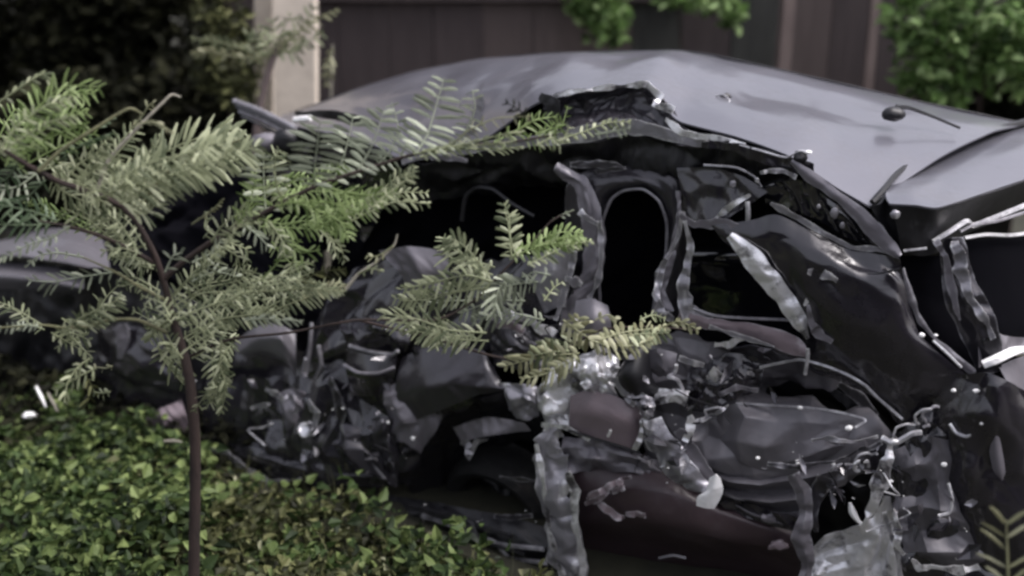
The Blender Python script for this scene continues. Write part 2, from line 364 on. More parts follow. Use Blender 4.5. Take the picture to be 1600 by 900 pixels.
# wall of boards
wall = empty('board_wall', (0, 7.4, 0), 'dark brown board wall standing behind the wrecked car', 'wall')
box('back_rail', -2.0, 3.4, 7.47, 7.53, 0, 2.6, M['boards'], wall)
x = -1.45; k = 0
while x < 3.3:
    wd = random.choice((.33, .30, .36)); 
    px = 800 + x / 7.4 * F / (cp + .1)
    mat = M['boardsG'] if .75 < x < 1.55 else (M['boards'] if x < -.35 or x > 2.45 else M['boards2'])
    if random.random() < .2: mat = M['boards']
    yo = random.uniform(0, .012)
    box('board', x, x + wd - .004, 7.42 + yo, 7.465, 0.02, 2.55, mat, wall, .006); x += wd; k += 1
box('rail', -1.46, 1.15, 7.36, 7.405, 1.50, 1.62, M['boards'], wall)
def post(name, pt, pb, wpx, y, mat, label, thick=.12):
    p = empty(name, tuple(D(pb[0], pb[1], y) * np.array([1, 1, 0])), label, 'post')
    a = D(pt[0], pt[1], y); b = D(pb[0], pb[1], y); wd = wpx * y / cp / F * 1.02
    d = (a - b) / (a[2] - b[2]); top = b + d * (2.7 - b[2]); bot = b + d * (0 - b[2])
    V = []; n = 14
    for i in range(n):
        c = bot + (top - bot) * i / (n - 1)
        for sx, sy in ((-1, -1), (1, -1), (1, 1), (-1, 1)):
            j = .006 * noise.noise(Vector((c[2] * 4, sx * 3, sy * 2)))
            V.append((c[0] + sx * (wd / 2 + j), c[1] + sy * (thick / 2) + j, c[2]))
    Fc = [(i * 4 + q, i * 4 + (q + 1) % 4, i * 4 + 4 + (q + 1) % 4, i * 4 + 4 + q) for i in range(n - 1) for q in range(4)] + [(3, 2, 1, 0), tuple(4 * n - 4 + q for q in range(4))]
    mesh('shaft', V, Fc, mat, p, False)
    return p
post('concrete_post', (462, 0), (464, 165), 58, 6.1, M['concrete'], 'wide pale concrete post rising behind the far left corner of the car roof')
post('concrete_post', (415, 0), (415, 150), 26, 6.3, M['concrete'], 'narrow pale concrete post just left of the wide one')
post('fence_post', (1233, 0), (1224, 105), 17, 7.1, M['post'], 'thin weathered post leaning slightly against the board wall', .06)
post('fence_post', (1368, 0), (1356, 130), 13, 7.15, M['post'], 'thinner brownish post beside the leafy bush on the right', .05)

# dark growth at the left, unseen tree crowns added to shade it, bushes and vines
def bush(name, label, cat, lumps, n, size, mat, seed, stems, smat='bark', group=None, hang=False):
    e = empty(name, (lumps[0][0], lumps[0][1], 0), label, cat, group)
    leaves('foliage', blob_spots(lumps, n, seed), size, M[mat], e, up=.35)
    for s in stems: tube('stem', s[0], s[1], M[smat], e)
    return e
def L(px, py, y, rpx, rzpx=None):
    p = D(px, py, y); q = rpx * y / cp / F; return (p[0], p[1], p[2], q, (rzpx or rpx) * y / cp / F)
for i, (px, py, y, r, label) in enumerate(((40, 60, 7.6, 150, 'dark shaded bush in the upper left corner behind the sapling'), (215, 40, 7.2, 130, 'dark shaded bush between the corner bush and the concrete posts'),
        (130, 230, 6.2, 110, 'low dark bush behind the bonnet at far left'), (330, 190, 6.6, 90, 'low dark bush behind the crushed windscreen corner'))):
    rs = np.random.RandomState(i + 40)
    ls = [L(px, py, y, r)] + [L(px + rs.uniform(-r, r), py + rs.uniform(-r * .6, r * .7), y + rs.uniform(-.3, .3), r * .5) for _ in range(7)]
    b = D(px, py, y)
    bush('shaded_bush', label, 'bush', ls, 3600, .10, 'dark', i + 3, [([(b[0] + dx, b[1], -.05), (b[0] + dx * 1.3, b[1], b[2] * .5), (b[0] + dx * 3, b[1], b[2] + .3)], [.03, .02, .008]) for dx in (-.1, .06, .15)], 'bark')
def shade_tree(x, y, h, seed, label):  # crown stands above the view, added to shade the left background
    e = empty('tree', (x, y, 0), label, 'tree')
    tube('trunk', [(x, y, -.1), (x + .1, y, h * .3), (x - .1, y + .1, h * .6), (x + .1, y, h)], [.22, .17, .12, .05], M['bark'], e, 10)
    rs = np.random.RandomState(seed); ls = []
    for k in range(16):
        a = rs.uniform(0, 6.28); r = rs.uniform(.3, 1.9); z = h * rs.uniform(.7, 1.1)
        ls.append((x + r * math.cos(a), y + r * math.sin(a), z, .75, .5))
        tube('limb', [(x, y, h * .55), (x + r * .5 * math.cos(a), y + r * .5 * math.sin(a), z * .85), (x + r * math.cos(a), y + r * math.sin(a), z)], [.06, .035, .012], M['bark'], e, 5)
    leaves('crown', blob_spots(ls, 9000, seed, .3), .13, M['dark'], e, up=.4)
shade_tree(-3.1, 8.3, 4.6, 4, 'added tree behind the upper left bushes, its crown out of view to shade them')
shade_tree(-5.2, 7.0, 4.4, 9, 'added tree out of view beyond the bonnet, shading the far left')

bush('leafy_bush', 'bright green leafy bush in the upper right corner beyond the car', 'bush',
     [L(1470, 25, 6.1, 62), L(1545, 10, 6.1, 75), L(1590, 60, 6.0, 55), L(1440, 85, 6.1, 40, 55), L(1500, 75, 6.2, 50), L(1470, 130, 6.1, 34, 30), L(1585, 110, 6.3, 40), L(1660, 60, 6.1, 80), L(1410, 20, 6.1, 18, 34), L(1428, 120, 6.1, 14, 30), L(1478, 165, 6.1, 14, 22), L(1500, 120, 6.05, 12, 46), L(1560, 70, 6.0, 14, 46), L(1405, 60, 6.1, 16, 12)],
     1500, .085, 'vine', 11, [([(2.75, 6.3, 0), (2.7, 6.3, .6), (2.65, 6.2, 1.4)], [.03, .02, .01]), ([(2.75, 6.3, 0), (3.0, 6.3, .8), (3.1, 6.2, 1.6)], [.03, .02, .01])])
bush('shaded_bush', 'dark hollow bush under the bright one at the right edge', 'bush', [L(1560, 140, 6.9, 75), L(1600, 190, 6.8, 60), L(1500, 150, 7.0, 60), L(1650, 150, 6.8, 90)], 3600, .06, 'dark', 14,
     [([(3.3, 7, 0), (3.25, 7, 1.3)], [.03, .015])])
bush('hanging_vine', 'small clump of green vine hanging on the wall behind the roof peak', 'vine', [L(940, 15, 7.1, 34), L(950, 45, 7.1, 30, 24), L(925, -10, 7.1, 36)], 620, .07, 'vine', 12,
     [([D(935, -60, 7.2), D(940, 10, 7.2), D(955, 60, 7.15)], [.008, .007, .004])])
bush('hanging_vine', 'thin vine with a few leaves trailing down right of the vine clump', 'vine', [L(1060, -8, 7.1, 30, 16), L(1110, 2, 7.1, 38, 16), L(1145, 22, 7.1, 12, 20)], 360, .065, 'vine', 13,
     [([D(1062, -60, 7.2), D(1060, 20, 7.2), D(1066, 84, 7.15)], [.008, .008, .007]), ([D(1100, -40, 7.2), D(1140, 10, 7.2), D(1152, 44, 7.15)], [.006, .005, .003])])
bush('climbing_shrub', 'yellowish climbing shrub beside the left concrete post', 'shrub', [L(345, 20, 6.0, 36, 44), L(360, 90, 6.0, 42, 46), L(330, 110, 6.0, 28, 34), L(375, 145, 6.0, 26, 30)], 700, .055, 'coverY', 15,
     [([D(362, 400, 6.05), D(360, 150, 6.05), D(350, -20, 6.0)], [.02, .014, .008])])

# ------------------------------------------------------------------ the wrecked car
car = empty('wrecked_car', tuple(np.append(S(900, 700, .8)[:2], 0)), 'dark grey hatchback crushed along its side with a buckled roof and torn doors', 'car')
roofp = []
far = [(440, 182), (500, 160), (560, 137), (640, 113), (700, 100), (752, 91), (830, 86), (900, 81), (1000, 79), (1060, 80), (1110, 86), (1140, 94), (1210, 108), (1290, 124), (1400, 149), (1500, 172), (1603, 193)]
near = [(440, 192, .5), (500, 205, .45), (560, 225, .35), (640, 246, .26), (700, 236, .24), (760, 212, .24), (830, 165, .28), (880, 148, .3), (925, 141, .33), (1005, 136, .34), (1040, 170, .27), (1065, 192, .22), (1150, 216, .15), (1225, 242, .11), (1260, 262, .1), (1310, 292, .07), (1360, 320, .05)]
F3 = np.array([S(*p, 1.2) for p in far]); N3 = np.array([S(*p) for p in near])
rows = []
for t in np.linspace(0, 1, 9):
    r = []
    for i in range(len(far)):
        p = F3[i] * (1 - t) + N3[i] * t
        p = p + np.array([0, 0, .045 * math.sin(math.pi * min(1, t * 1.02)) ** .8 * (1 if i > 2 else .4)])
        r.append(tuple(p))
    rows.append(r)
idf = lambda *p: np.array(p)
DENT = {}
def roof_fn(*p):
    p = np.array(p, float)
    u = p @ CD
    def gs(px, py, rx, ry, a):
        q = DENT.setdefault((px, py), S(px, py, .7)); d = p - q; u, v = d @ CD, d @ CN; return 1.15 * a * math.exp(-(u / rx) ** 2 - (v / ry) ** 2)
    p[2] += gs(1180, 175, .2, .22, -.030) + gs(1290, 240, .14, .2, -.016) + gs(950, 115, .1, .3, -.02) + gs(1105, 100, .035, .2, .016) + gs(1050, 120, .06, .14, .012) + gs(820, 130, .09, .3, -.018) + gs(640, 170, .08, .3, -.03) + gs(1420, 230, .25, .2, -.01)
    p[2] += .016 * noise.noise(Vector((p * 1.9).tolist())) + .006 * noise.noise(Vector((p * 5).tolist()))
    return p
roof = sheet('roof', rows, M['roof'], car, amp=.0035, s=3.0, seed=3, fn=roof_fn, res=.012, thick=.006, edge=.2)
# far flank of the roof and the far side of the body, seen through the openings and from the side
fl = [[tuple(F3[i]) for i in range(0, len(far), 2)], [tuple(F3[i] + CN * .22 - np.array([0, 0, .45])) for i in range(0, len(far), 2)], [tuple(F3[i] * np.array([1, 1, 0]) + CN * .38 + np.array([0, 0, .3])) for i in range(0, len(far), 2)]]
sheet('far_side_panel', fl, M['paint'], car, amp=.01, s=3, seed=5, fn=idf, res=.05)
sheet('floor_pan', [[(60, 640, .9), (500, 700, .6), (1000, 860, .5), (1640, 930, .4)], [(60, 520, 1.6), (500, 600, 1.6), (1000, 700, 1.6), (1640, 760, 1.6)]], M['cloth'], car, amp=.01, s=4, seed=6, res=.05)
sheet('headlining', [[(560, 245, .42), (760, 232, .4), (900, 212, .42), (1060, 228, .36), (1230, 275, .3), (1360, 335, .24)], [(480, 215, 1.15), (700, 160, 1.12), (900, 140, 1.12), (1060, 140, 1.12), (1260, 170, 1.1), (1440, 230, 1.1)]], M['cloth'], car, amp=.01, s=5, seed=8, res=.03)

# roof edge: buckled fold, rail, black header
sheet('roof_fold', [[(842, 152, .28), (880, 146, .3), (925, 140, .33), (1005, 134, .34), (1036, 150, .3), (1052, 176, .26), (1068, 196, .22), (1110, 216, .18)],
                    [(848, 168, .33), (885, 160, .36), (925, 154, .38), (980, 150, .38), (1015, 166, .34), (1035, 188, .3), (1058, 208, .25), (1108, 224, .19)],
                    [(852, 186, .34), (890, 180, .36), (928, 176, .36), (975, 172, .36), (1010, 186, .32), (1030, 202, .28), (1052, 216, .23), (1106, 230, .18)],
                    [(856, 212, .26), (890, 207, .25), (930, 202, .24), (980, 196, .23), (1015, 204, .22), (1035, 214, .2), (1062, 224, .18), (1105, 236, .17)]], M['paint2'], car, amp=.009, s=13, seed=12, res=.0045, edge=1)
ribbon('roof_streak', [(768, 98, 1.06, 2), (762, 120, .85, 7), (755, 150, .6, 10), (748, 180, .42, 12), (738, 205, .3, 14)], M['black'], car, seed=17, amp=.0, fn=lambda x, y, o: S(x, y, o) + np.array([0, 0, .012]))  # black ribbon laid along a dark streak of the roof
ribbon('roof_tear', [(842, 150, .24, 12), (862, 162, .22, 22), (866, 190, .22, 16), (850, 206, .24, 8)], M['black'], car, seed=3)
ribbon('torn_edge', [(862, 152, .24, 3), (900, 142, .24, 6), (940, 138, .25, 4), (985, 134, .26, 6), (1012, 132, .27, 8), (1030, 150, .25, 9), (1022, 163, .22, 14), (1050, 172, .2, 10)], M['silver'], car, amp=.01, seed=4, rag=.01)
ribbon('torn_edge', [(1040, 186, .17, 6), (1066, 208, .15, 9), (1100, 214, .14, 7), (1140, 218, .13, 5), (1165, 226, .12, 3)], M['silver'], car, amp=.006, seed=5)
ribbon('roof_rail', [(628, 252, .24, 7), (700, 238, .22, 10), (780, 226, .2, 14), (860, 218, .2, 18), (930, 206, .18, 26), (980, 198, .17, 22), (1030, 206, .16, 18), (1085, 222, .15, 14), (1110, 226, .15, 6)], M['silver2'], car, amp=.005, seed=6)
sheet('door_header', [[(630, 258, .26), (760, 240, .23), (900, 222, .22), (1000, 212, .2), (1100, 228, .17), (1180, 232, .14), (1240, 250, .12)],
                      [(640, 285, .3), (760, 278, .3), (880, 262, .26), (1000, 262, .24), (1090, 262, .2), (1170, 262, .17), (1235, 285, .14)],
                      [(650, 320, .34), (760, 300, .36), (900, 290, .33), (1000, 292, .33), (1080, 300, .28), (1140, 296, .22), (1200, 300, .18)]], M['black'], car, amp=.02, s=7, seed=13)
ribbon('header_trim', [(1095, 226, .12, 8), (1150, 230, .1, 14), (1195, 246, .1, 18), (1240, 258, .09, 22), (1272, 262, .08, 12)], M['paint'], car, amp=.008, seed=7)
rod('header_edge', [(1140, 222, .1), (1190, 236, .09), (1228, 246, .08), (1250, 236, .07), (1268, 240, .08)], 3, M['silver2'], car)
lump('dent_peak', S(1250, 245, .08), .018, M['black'], car, (1.1, 1, 1), 4)
lump('dent_peak', S(1262, 238, .08), .008, M['white'], car, (1.6, 1, .7), 5)
rod('header_strip', [(1100, 258, .12), (1150, 262, .1), (1178, 276, .1), (1190, 292, .1)], 4, M['paint2'], car)
ribbon('hanging_strip', [(890, 258, .2, 8), (935, 256, .19, 14), (975, 262, .19, 8), (930, 268, .19, 5)], M['paint2'], car, seed=9)
ribbon('hanging_strip', [(672, 248, .2, 4), (700, 246, .19, 10), (730, 252, .19, 4)], M['lav'], car, seed=10)
# hole and creases in the roof
lump('roof_hole', S(1132, 157, .52) + np.array([0, 0, .012]), .013, M['black'], car, (1.5, .6, 1), 7, .5)
rod('roof_hole_lip', [(1118, 150, 0.50), (1130, 148, 0.50), (1140, 156, 0.48), (1136, 164, 0.45)], 2.2, M['silver2'], car)

# pillars and openings
ribbon('centre_pillar', [(868, 262, .2, 14), (905, 286, .19, 26), (922, 330, .17, 34), (928, 380, .16, 34), (926, 430, .15, 28), (905, 465, .14, 40), (900, 520, .12, 50)], M['lav'], car, amp=.009, s=12, seed=21, curl=.02, thick=.012)
ribbon('seat_belt', [(905, 330, .14, 10), (922, 344, .13, 8), (934, 350, .13, 5)], M['silver2'], car)
ribbon('pillar_trim', [(936, 345, .15, 6), (940, 400, .14, 7), (934, 440, .13, 7), (920, 466, .13, 5)], M['silver2'], car, seed=5)
ARCH = [(938, 480), (936, 440), (936, 395), (942, 345), (955, 312), (975, 298), (1005, 296), (1030, 315), (1042, 350), (1040, 400), (1028, 440), (1020, 490)]
OUT = [(892, 485), (890, 440), (886, 395), (884, 345), (886, 290), (930, 262), (1010, 256), (1070, 268), (1078, 330), (1080, 395), (1072, 445), (1056, 495)]
sheet('door_frame', [[(x, y, .235) for x, y in ARCH], [(x * .75 + u * .25, y * .75 + v * .25, .2) for (x, y), (u, v) in zip(ARCH, OUT)], [(x * .4 + u * .6, y * .4 + v * .6, .21) for (x, y), (u, v) in zip(ARCH, OUT)], [(u, v, .25) for u, v in OUT]], M['paint2'], car, amp=.006, s=9, seed=201, res=.006)
rod('door_seal', [(x, y, .21) for x, y in ARCH], 5, M['lav'], car)
rod('door_seal', [(722, 345, .28), (728, 308, .28), (745, 293, .28), (770, 296, .28), (800, 318, .26), (835, 338, .25)], 7, M['black'], car)
ribbon('rear_pillar', [(1060, 298, .16, 8), (1062, 335, .14, 10), (1056, 375, .13, 14), (1042, 415, .12, 18), (1030, 455, .1, 22), (1040, 490, .09, 26)], M['lav'], car, amp=.01, s=12, seed=22, curl=.012, thick=.01)
ribbon('torn_strip', [(1066, 330, .1, 5), (1058, 370, .1, 6), (1044, 400, .09, 5), (1032, 420, .09, 7), (1024, 460, .08, 10), (1034, 492, .07, 14), (1052, 500, .07, 8)], M['silver2'], car, amp=.012, s=18, seed=23)
ribbon('torn_strip', [(1070, 345, .09, 4), (1078, 380, .09, 8), (1074, 420, .08, 12), (1068, 455, .08, 16), (1078, 490, .07, 26), (1110, 505, .06, 20)], M['silver2'], car, amp=.008, s=15, seed=24)
ribbon('torn_strip', [(1062, 335, .09, 8), (1085, 352, .09, 10), (1118, 350, .08, 14), (1160, 356, .07, 8)], M['lav'], car, amp=.006, s=15, seed=25)
sheet('pillar_panel', [[(1060, 262, .2), (1110, 262, .16), (1160, 275, .13), (1200, 300, .1)], [(1066, 300, .18), (1100, 305, .15), (1140, 310, .12), (1165, 325, .1)], [(1072, 342, .15), (1095, 350, .12), (1118, 348, .1), (1140, 340, .09)]], M['paint'], car, amp=.012, s=9, seed=26)
# interior behind the openings
def seat(cx, cy, o, sz, label=None):
    P = S(cx, cy, o); st = tube('seat_back', [P + np.array([0, 0, -.45]), P + np.array([0, 0, -.2]) + CN * .02, P + np.array([0, 0, .05]) + CN * .06, P + np.array([0, 0, .2]) + CN * .08], [.2 * sz, .23 * sz, .2 * sz, .1 * sz], M['cloth'], car, 12)
    tube('head_rest', [P + CN * .1 + np.array([0, 0, .2]), P + CN * .1 + np.array([0, 0, .3]), P + CN * .12 + np.array([0, 0, .4])], [.05, .11, .07], M['cloth'], car, 10)
seat(800, 430, .75, 1.0); seat(1000, 440, .7, 1.0)
sheet('rear_bench', [[(1060, 370, .42), (1150, 372, .38), (1250, 378, .34)], [(1062, 400, .36), (1150, 402, .32), (1250, 405, .28)], [(1060, 450, .4), (1150, 455, .36), (1270, 470, .3)], [(1055, 540, .42), (1150, 545, .4), (1290, 560, .34)]], M['glass'], car, amp=.002, s=4, seed=27, thick=.04)
sheet('dark_backing', [[(560, 300, .5), (760, 290, .55), (1060, 300, .55)], [(480, 520, .5), (760, 540, .6), (1060, 560, .5)], [(420, 760, .5), (760, 800, .6), (1060, 860, .5)]], M['cloth'], car, amp=.02, s=4, seed=28, res=.02)  # black backing added behind the gaps; interior darkness put into its colour
sheet('dark_backing', [[(1000, 545, .5), (1300, 545, .46), (1660, 560, .4)], [(1000, 740, .55), (1300, 760, .5), (1660, 760, .45)], [(1000, 990, .5), (1300, 990, .5), (1660, 990, .45)]], M['cloth'], car, amp=.006, s=4, seed=128, res=.03)
sheet('dark_backing', [[(150, 640, .4), (400, 620, .36), (700, 620, .4), (1000, 620, .5)], [(200, 740, .5), (450, 800, .5), (700, 850, .55), (1000, 990, .5)]], M['cloth'], car, amp=.006, s=4, seed=129, res=.03)
# side glass and its trims
sheet('quarter_window', [[(1190, 292, .12), (1240, 282, .1), (1270, 292, .09), (1330, 335, .07), (1398, 392, .04)], [(1195, 318, .13), (1240, 330, .11), (1290, 350, .09), (1340, 380, .07), (1392, 394, .045)]], M['glass'], car, amp=.012, s=9, seed=29)
ribbon('window_trim', [(1236, 252, .07, 8), (1262, 272, .06, 18), (1300, 300, .05, 16), (1335, 328, .04, 20), (1368, 362, .03, 26), (1392, 388, .02, 22), (1406, 400, .015, 6)], M['lav'], car, amp=.004, s=10, seed=30, curl=.008)
ribbon('window_trim', [(1110, 350, .1, 4), (1124, 336, .09, 6), (1148, 318, .08, 9), (1172, 304, .08, 7)], M['silver'], car, amp=.008, s=20, seed=31)
ribbon('window_trim', [(1204, 318, .06, 5), (1225, 330, .055, 11), (1262, 350, .05, 7), (1300, 372, .045, 6), (1330, 386, .04, 6), (1370, 390, .035, 6), (1404, 398, .03, 7)], M['silver2'], car, amp=.004, s=14, seed=32)
ribbon('torn_edge', [(1188, 270, .09, 3), (1205, 266, .085, 6), (1226, 268, .08, 5), (1246, 276, .08, 7)], M['silver2'], car, amp=.008, s=20, seed=33)
rod('window_hook', [(1168, 315, .08), (1169, 335, .075), (1168, 350, .08)], 8, M['silver2'], car)
for (a, b, o, r) in ((1279, 323, .06, .006), (1304, 333, .055, .013), (1316, 352, .05, .008), (1183, 282, .09, .007), (1145, 288, .1, .01)): lump('glint_bead', S(a, b, o), r, M['silver2'], car, (1, .4, 1.2), a)  # silver beads stand in for bright highlights around the dark window
# large quarter panel
sheet('quarter_panel', [[(1112, 352, .09), (1170, 346, .08), (1212, 336, .07), (1262, 358, .06), (1318, 386, .045), (1370, 396, .035), (1406, 404, .02)],
                        [(1130, 372, .08), (1180, 372, .055), (1230, 378, .035), (1280, 396, .02), (1330, 412, .01), (1380, 418, .005), (1410, 424, .02)],
                        [(1165, 410, .09), (1200, 410, .05), (1250, 418, .02), (1300, 430, -.005), (1345, 436, -.015), (1392, 434, -.01), (1416, 452, .02)],
                        [(1215, 468, .1), (1240, 470, .05), (1275, 476, .01), (1315, 490, -.02), (1360, 500, -.025), (1410, 505, .0), (1436, 522, .03)],
                        [(1258, 530, .09), (1275, 530, .05), (1305, 540, .02), (1345, 552, .0), (1390, 560, .0), (1440, 565, .02), (1480, 562, .05)],
                        [(1268, 572, .08), (1300, 582, .05), (1335, 600, .03), (1370, 618, .03), (1410, 622, .03), (1460, 612, .04), (1515, 590, .06)],
                        [(1290, 585, .12), (1330, 602, .09), (1368, 628, .07), (1400, 660, .06), (1430, 670, .06), (1465, 645, .07), (1520, 612, .09)]], M['paint'], car, amp=.015, s=3.6, seed=35, res=.008)
rod('panel_crease', [(1296, 424, .0), (1330, 428, -.006), (1370, 428, -.004), (1406, 420, .006)], 3.5, M['black'], car)
ribbon('bare_strip', [(1140, 368, .05, 10), (1165, 392, .03, 30), (1195, 428, .02, 32), (1222, 462, .015, 30), (1246, 496, .01, 24), (1262, 530, .01, 8)], M['silver'], car, amp=.004, s=12, seed=36, curl=.012)
ribbon('torn_edge', [(1262, 425, -.01, 6), (1282, 427, -.015, 14), (1305, 436, -.02, 8), (1318, 450, -.02, 8), (1312, 470, -.02, 9), (1306, 482, -.02, 3)], M['silver2'], car, amp=.008, s=20, seed=37)
ribbon('torn_edge', [(1256, 478, .0, 3), (1264, 468, .0, 6), (1274, 462, .0, 3)], M['silver'], car); ribbon('torn_edge', [(1262, 476, -.01, 4), (1268, 505, -.01, 9), (1280, 522, -.005, 14), (1300, 535, -.01, 6)], M['lav'], car)
# sill of the window opening
ribbon('window_sill', [(1060, 492, .08, 18), (1100, 504, .05, 16), (1150, 512, .03, 20), (1200, 524, .02, 26), (1240, 540, .01, 28), (1264, 556, .0, 8)], M['pink'], car, amp=.005, s=10, seed=38, curl=.01, thick=.008)
rod('sill_edge', [(1084, 482, .07), (1120, 494, .05), (1180, 498, .04), (1236, 500, .03)], 5, M['lav'], car)
ribbon('torn_edge', [(1108, 510, .03, 3), (1160, 526, .015, 7), (1210, 542, .0, 4)], M['silver2'], car)
rod('torn_wire', [(1262, 545, -.01), (1262, 560, -.01), (1258, 585, -.01)], 6, M['silver2'], car)
ribbon('torn_edge', [(1118, 538, .04, 5), (1136, 540, .03, 10), (1152, 532, .03, 5), (1168, 530, .03, 3)], M['silver'], car)
rod('wheel_arch_lip', [(1188, 574, .04), (1215, 568, .03), (1250, 562, .02), (1290, 572, .015), (1325, 586, .01), (1352, 602, .02), (1372, 622, .03), (1410, 655, .05)], 5, M['silver2'], car)
sheet('arch_flange', [[(1140, 545, .04), (1180, 540, .02), (1240, 560, .02)], [(1142, 562, .08), (1180, 566, .07), (1230, 566, .06)]], M['paint2'], car, amp=.008, s=9, seed=39)
sheet('wheel_housing', [[(1120, 560, .22), (1200, 565, .24), (1290, 580, .24), (1380, 620, .2), (1440, 670, .18)], [(1110, 620, .3), (1200, 640, .32), (1290, 650, .32), (1370, 690, .28), (1430, 720, .24)], [(1110, 700, .3), (1200, 720, .32), (1290, 740, .32), (1370, 780, .28), (1430, 800, .24)], [(1110, 860, .3), (1200, 880, .32), (1290, 890, .32), (1370, 900, .28), (1430, 920, .24)]], M['black'], car, amp=.02, s=6, seed=40, res=.014)
ribbon('strut', [(1310, 600, .1, 8), (1345, 625, .1, 16), (1370, 650, .1, 6)], M['paint2'], car); ribbon('strut', [(1300, 610, .14, 6), (1340, 640, .13, 20), (1380, 690, .12, 10)], M['black'], car)

# tail: spoiler, rear corner, hatch frame
def Rr(px): return .07 + max(0, px - 1440) * .0033
spoil = sheet('rear_spoiler', [[(1384, 302, .10), (1402, 277, .3), (1450, 245, .6), (1520, 219, .9), (1609, 197, 1.2), (1680, 184, 1.4)],
                       [(1386, 312, .06), (1424, 300, .14), (1475, 276, .38), (1540, 252, .6), (1620, 228, .85), (1690, 215, 1.0)],
                       [(1390, 318, .03), (1430, 320, .05), (1467, 324, .08), (1535, 302, .32), (1610, 277, .56), (1690, 252, .8)]], M['roof'], car, amp=.002, s=2, seed=41, thick=.006, res=.012)
sheet('spoiler_underside', [[(1392, 322, .035), (1430, 324, .055), (1466, 328, .085), (1535, 306, .32), (1610, 281, .56), (1690, 256, .8)],
                            [(1400, 350, .05), (1432, 360, .08), (1470, 362, .14), (1535, 336, .4), (1610, 310, .66), (1690, 285, .9)],
                            [(1408, 392, .08), (1436, 400, .1), (1466, 394, .16), (1508, 366, .36), (1610, 326, .7), (1690, 300, .95)]], M['black'], car, amp=.003, s=3, seed=42, thick=.01)
lump('corner_bolt', S(1399, 335, .035), .014, M['silver2'], car, (1, .5, 1), 3)
sheet('hatch_gap_trim', [[(1360, 322, .07), (1376, 318, .08), (1388, 300, .12)], [(1372, 345, .07), (1384, 340, .09), (1396, 322, .1)], [(1400, 392, .06), (1408, 388, .09), (1416, 384, .1)]], M['black'], car, amp=.002, s=5, thick=.01)
rod('trim_line', [(1412, 392, .04), (1430, 390, .05), (1448, 388, .06)], 4, M['silver2'], car)
sheet('hatch_gap', [[(1405, 400, .16), (1440, 400, .2), (1490, 400, .26)], [(1420, 480, .18), (1455, 480, .2), (1510, 480, .26)], [(1450, 560, .18), (1500, 570, .2), (1560, 580, .22)], [(1470, 640, .18), (1530, 640, .2), (1620, 640, .24)]], M['cloth'], car, amp=.004, s=5)
ribbon('weather_strip', [(1412, 420, .02, 6), (1422, 460, .03, 8), (1438, 500, .04, 8), (1462, 530, .05, 9), (1490, 556, .06, 9), (1522, 582, .07, 9)], M['lav'], car, amp=.002, seed=43, curl=.006)
rod('weather_strip_edge', [(1458, 532, .035), (1480, 552, .04), (1502, 574, .05)], 4.5, M['silver'], car)
ribbon('hatch_pillar', [(1488, 372, .14, 30), (1492, 410, .14, 44), (1502, 450, .13, 54), (1522, 500, .12, 62), (1538, 545, .12, 54), (1545, 585, .12, 40)], M['paint2'], car, amp=.01, s=9, seed=44, curl=.025, thick=.012)
ribbon('torn_strip', [(1492, 376, .11, 10), (1500, 400, .1, 20), (1504, 430, .09, 20), (1516, 470, .09, 10), (1540, 500, .09, 12), (1552, 530, .09, 8)], M['silver2'], car, amp=.008, s=16, seed=45)
ribbon('torn_strip', [(1462, 376, .1, 6), (1476, 400, .1, 10), (1484, 440, .1, 12), (1500, 500, .1, 6)], M['lav'], car, amp=.006, seed=46)
rod('hatch_frame_trim', [(1458, 378, .11), (1484, 362, .14), (1510, 346, .2), (1522, 352, .24), (1560, 338, .36), (1610, 318, .5), (1680, 292, .75)], 8, M['silver2'], car)
rod('hatch_frame_trim', [(1500, 362, .18), (1520, 352, .22), (1560, 345, .34), (1620, 326, .5)], 5, M['lav'], car)
rod('hatch_glass_edge', [(1506, 372, .2), (1540, 367, .28), (1580, 368, .38), (1620, 362, .48)], 6, M['silver'], car)
sheet('hatch_window', [[(1506, 376, .24), (1560, 372, .36), (1640, 366, .6)], [(1516, 440, .26), (1570, 445, .38), (1650, 450, .6)], [(1546, 500, .28), (1590, 515, .4), (1660, 520, .6)], [(1560, 548, .3), (1600, 545, .4), (1660, 540, .6)]], M['cloth'], car, amp=.003, s=4, seed=47, bulge=.02)
sheet('pillar_foot', [[(1540, 508, .13), (1568, 524, .2), (1610, 528, .32)], [(1532, 540, .11), (1560, 548, .16), (1610, 545, .3)], [(1530, 575, .1), (1560, 560, .15), (1600, 548, .26)]], M['lav'], car, amp=.008, s=12, seed=48)
for a, b in ((1541, 508), (1546, 528), (1538, 533)): lump('bolt_hole', S(a, b, .105), .007, M['black'], car, (1, .5, 1.3), a)
rod('bumper_edge', [(1536, 570, .07, 13), (1556, 562, .08, 15), (1582, 550, .12, 14), (1602, 545, .18, 8)], 12, M['white'], car)
sheet('bumper_end', [[(1560, 572, .12), (1590, 560, .18), (1640, 545, .3)], [(1575, 600, .12), (1600, 610, .18), (1650, 610, .3)], [(1590, 625, .12), (1610, 660, .18), (1650, 680, .3)]], M['lav'], car, amp=.003, s=4)
sheet('tail_panel', [[(1452, 590, .05), (1500, 586, .02), (1550, 585, .0), (1600, 610, .05), (1670, 640, .12)], [(1462, 650, .05), (1500, 645, .0), (1545, 650, -.02), (1600, 665, .02), (1670, 690, .1)], [(1476, 730, .04), (1515, 730, -.02), (1550, 735, .01), (1605, 740, .02), (1670, 750, .1)],
                     [(1486, 820, .05), (1520, 820, -.01), (1560, 820, .0), (1620, 820, .03), (1670, 820, .12)], [(1500, 940, .08), (1540, 940, .02), (1580, 940, .02), (1630, 940, .04), (1670, 940, .14)]], M['paint'], car, amp=.014, s=5, seed=49, res=.007, edge=1)
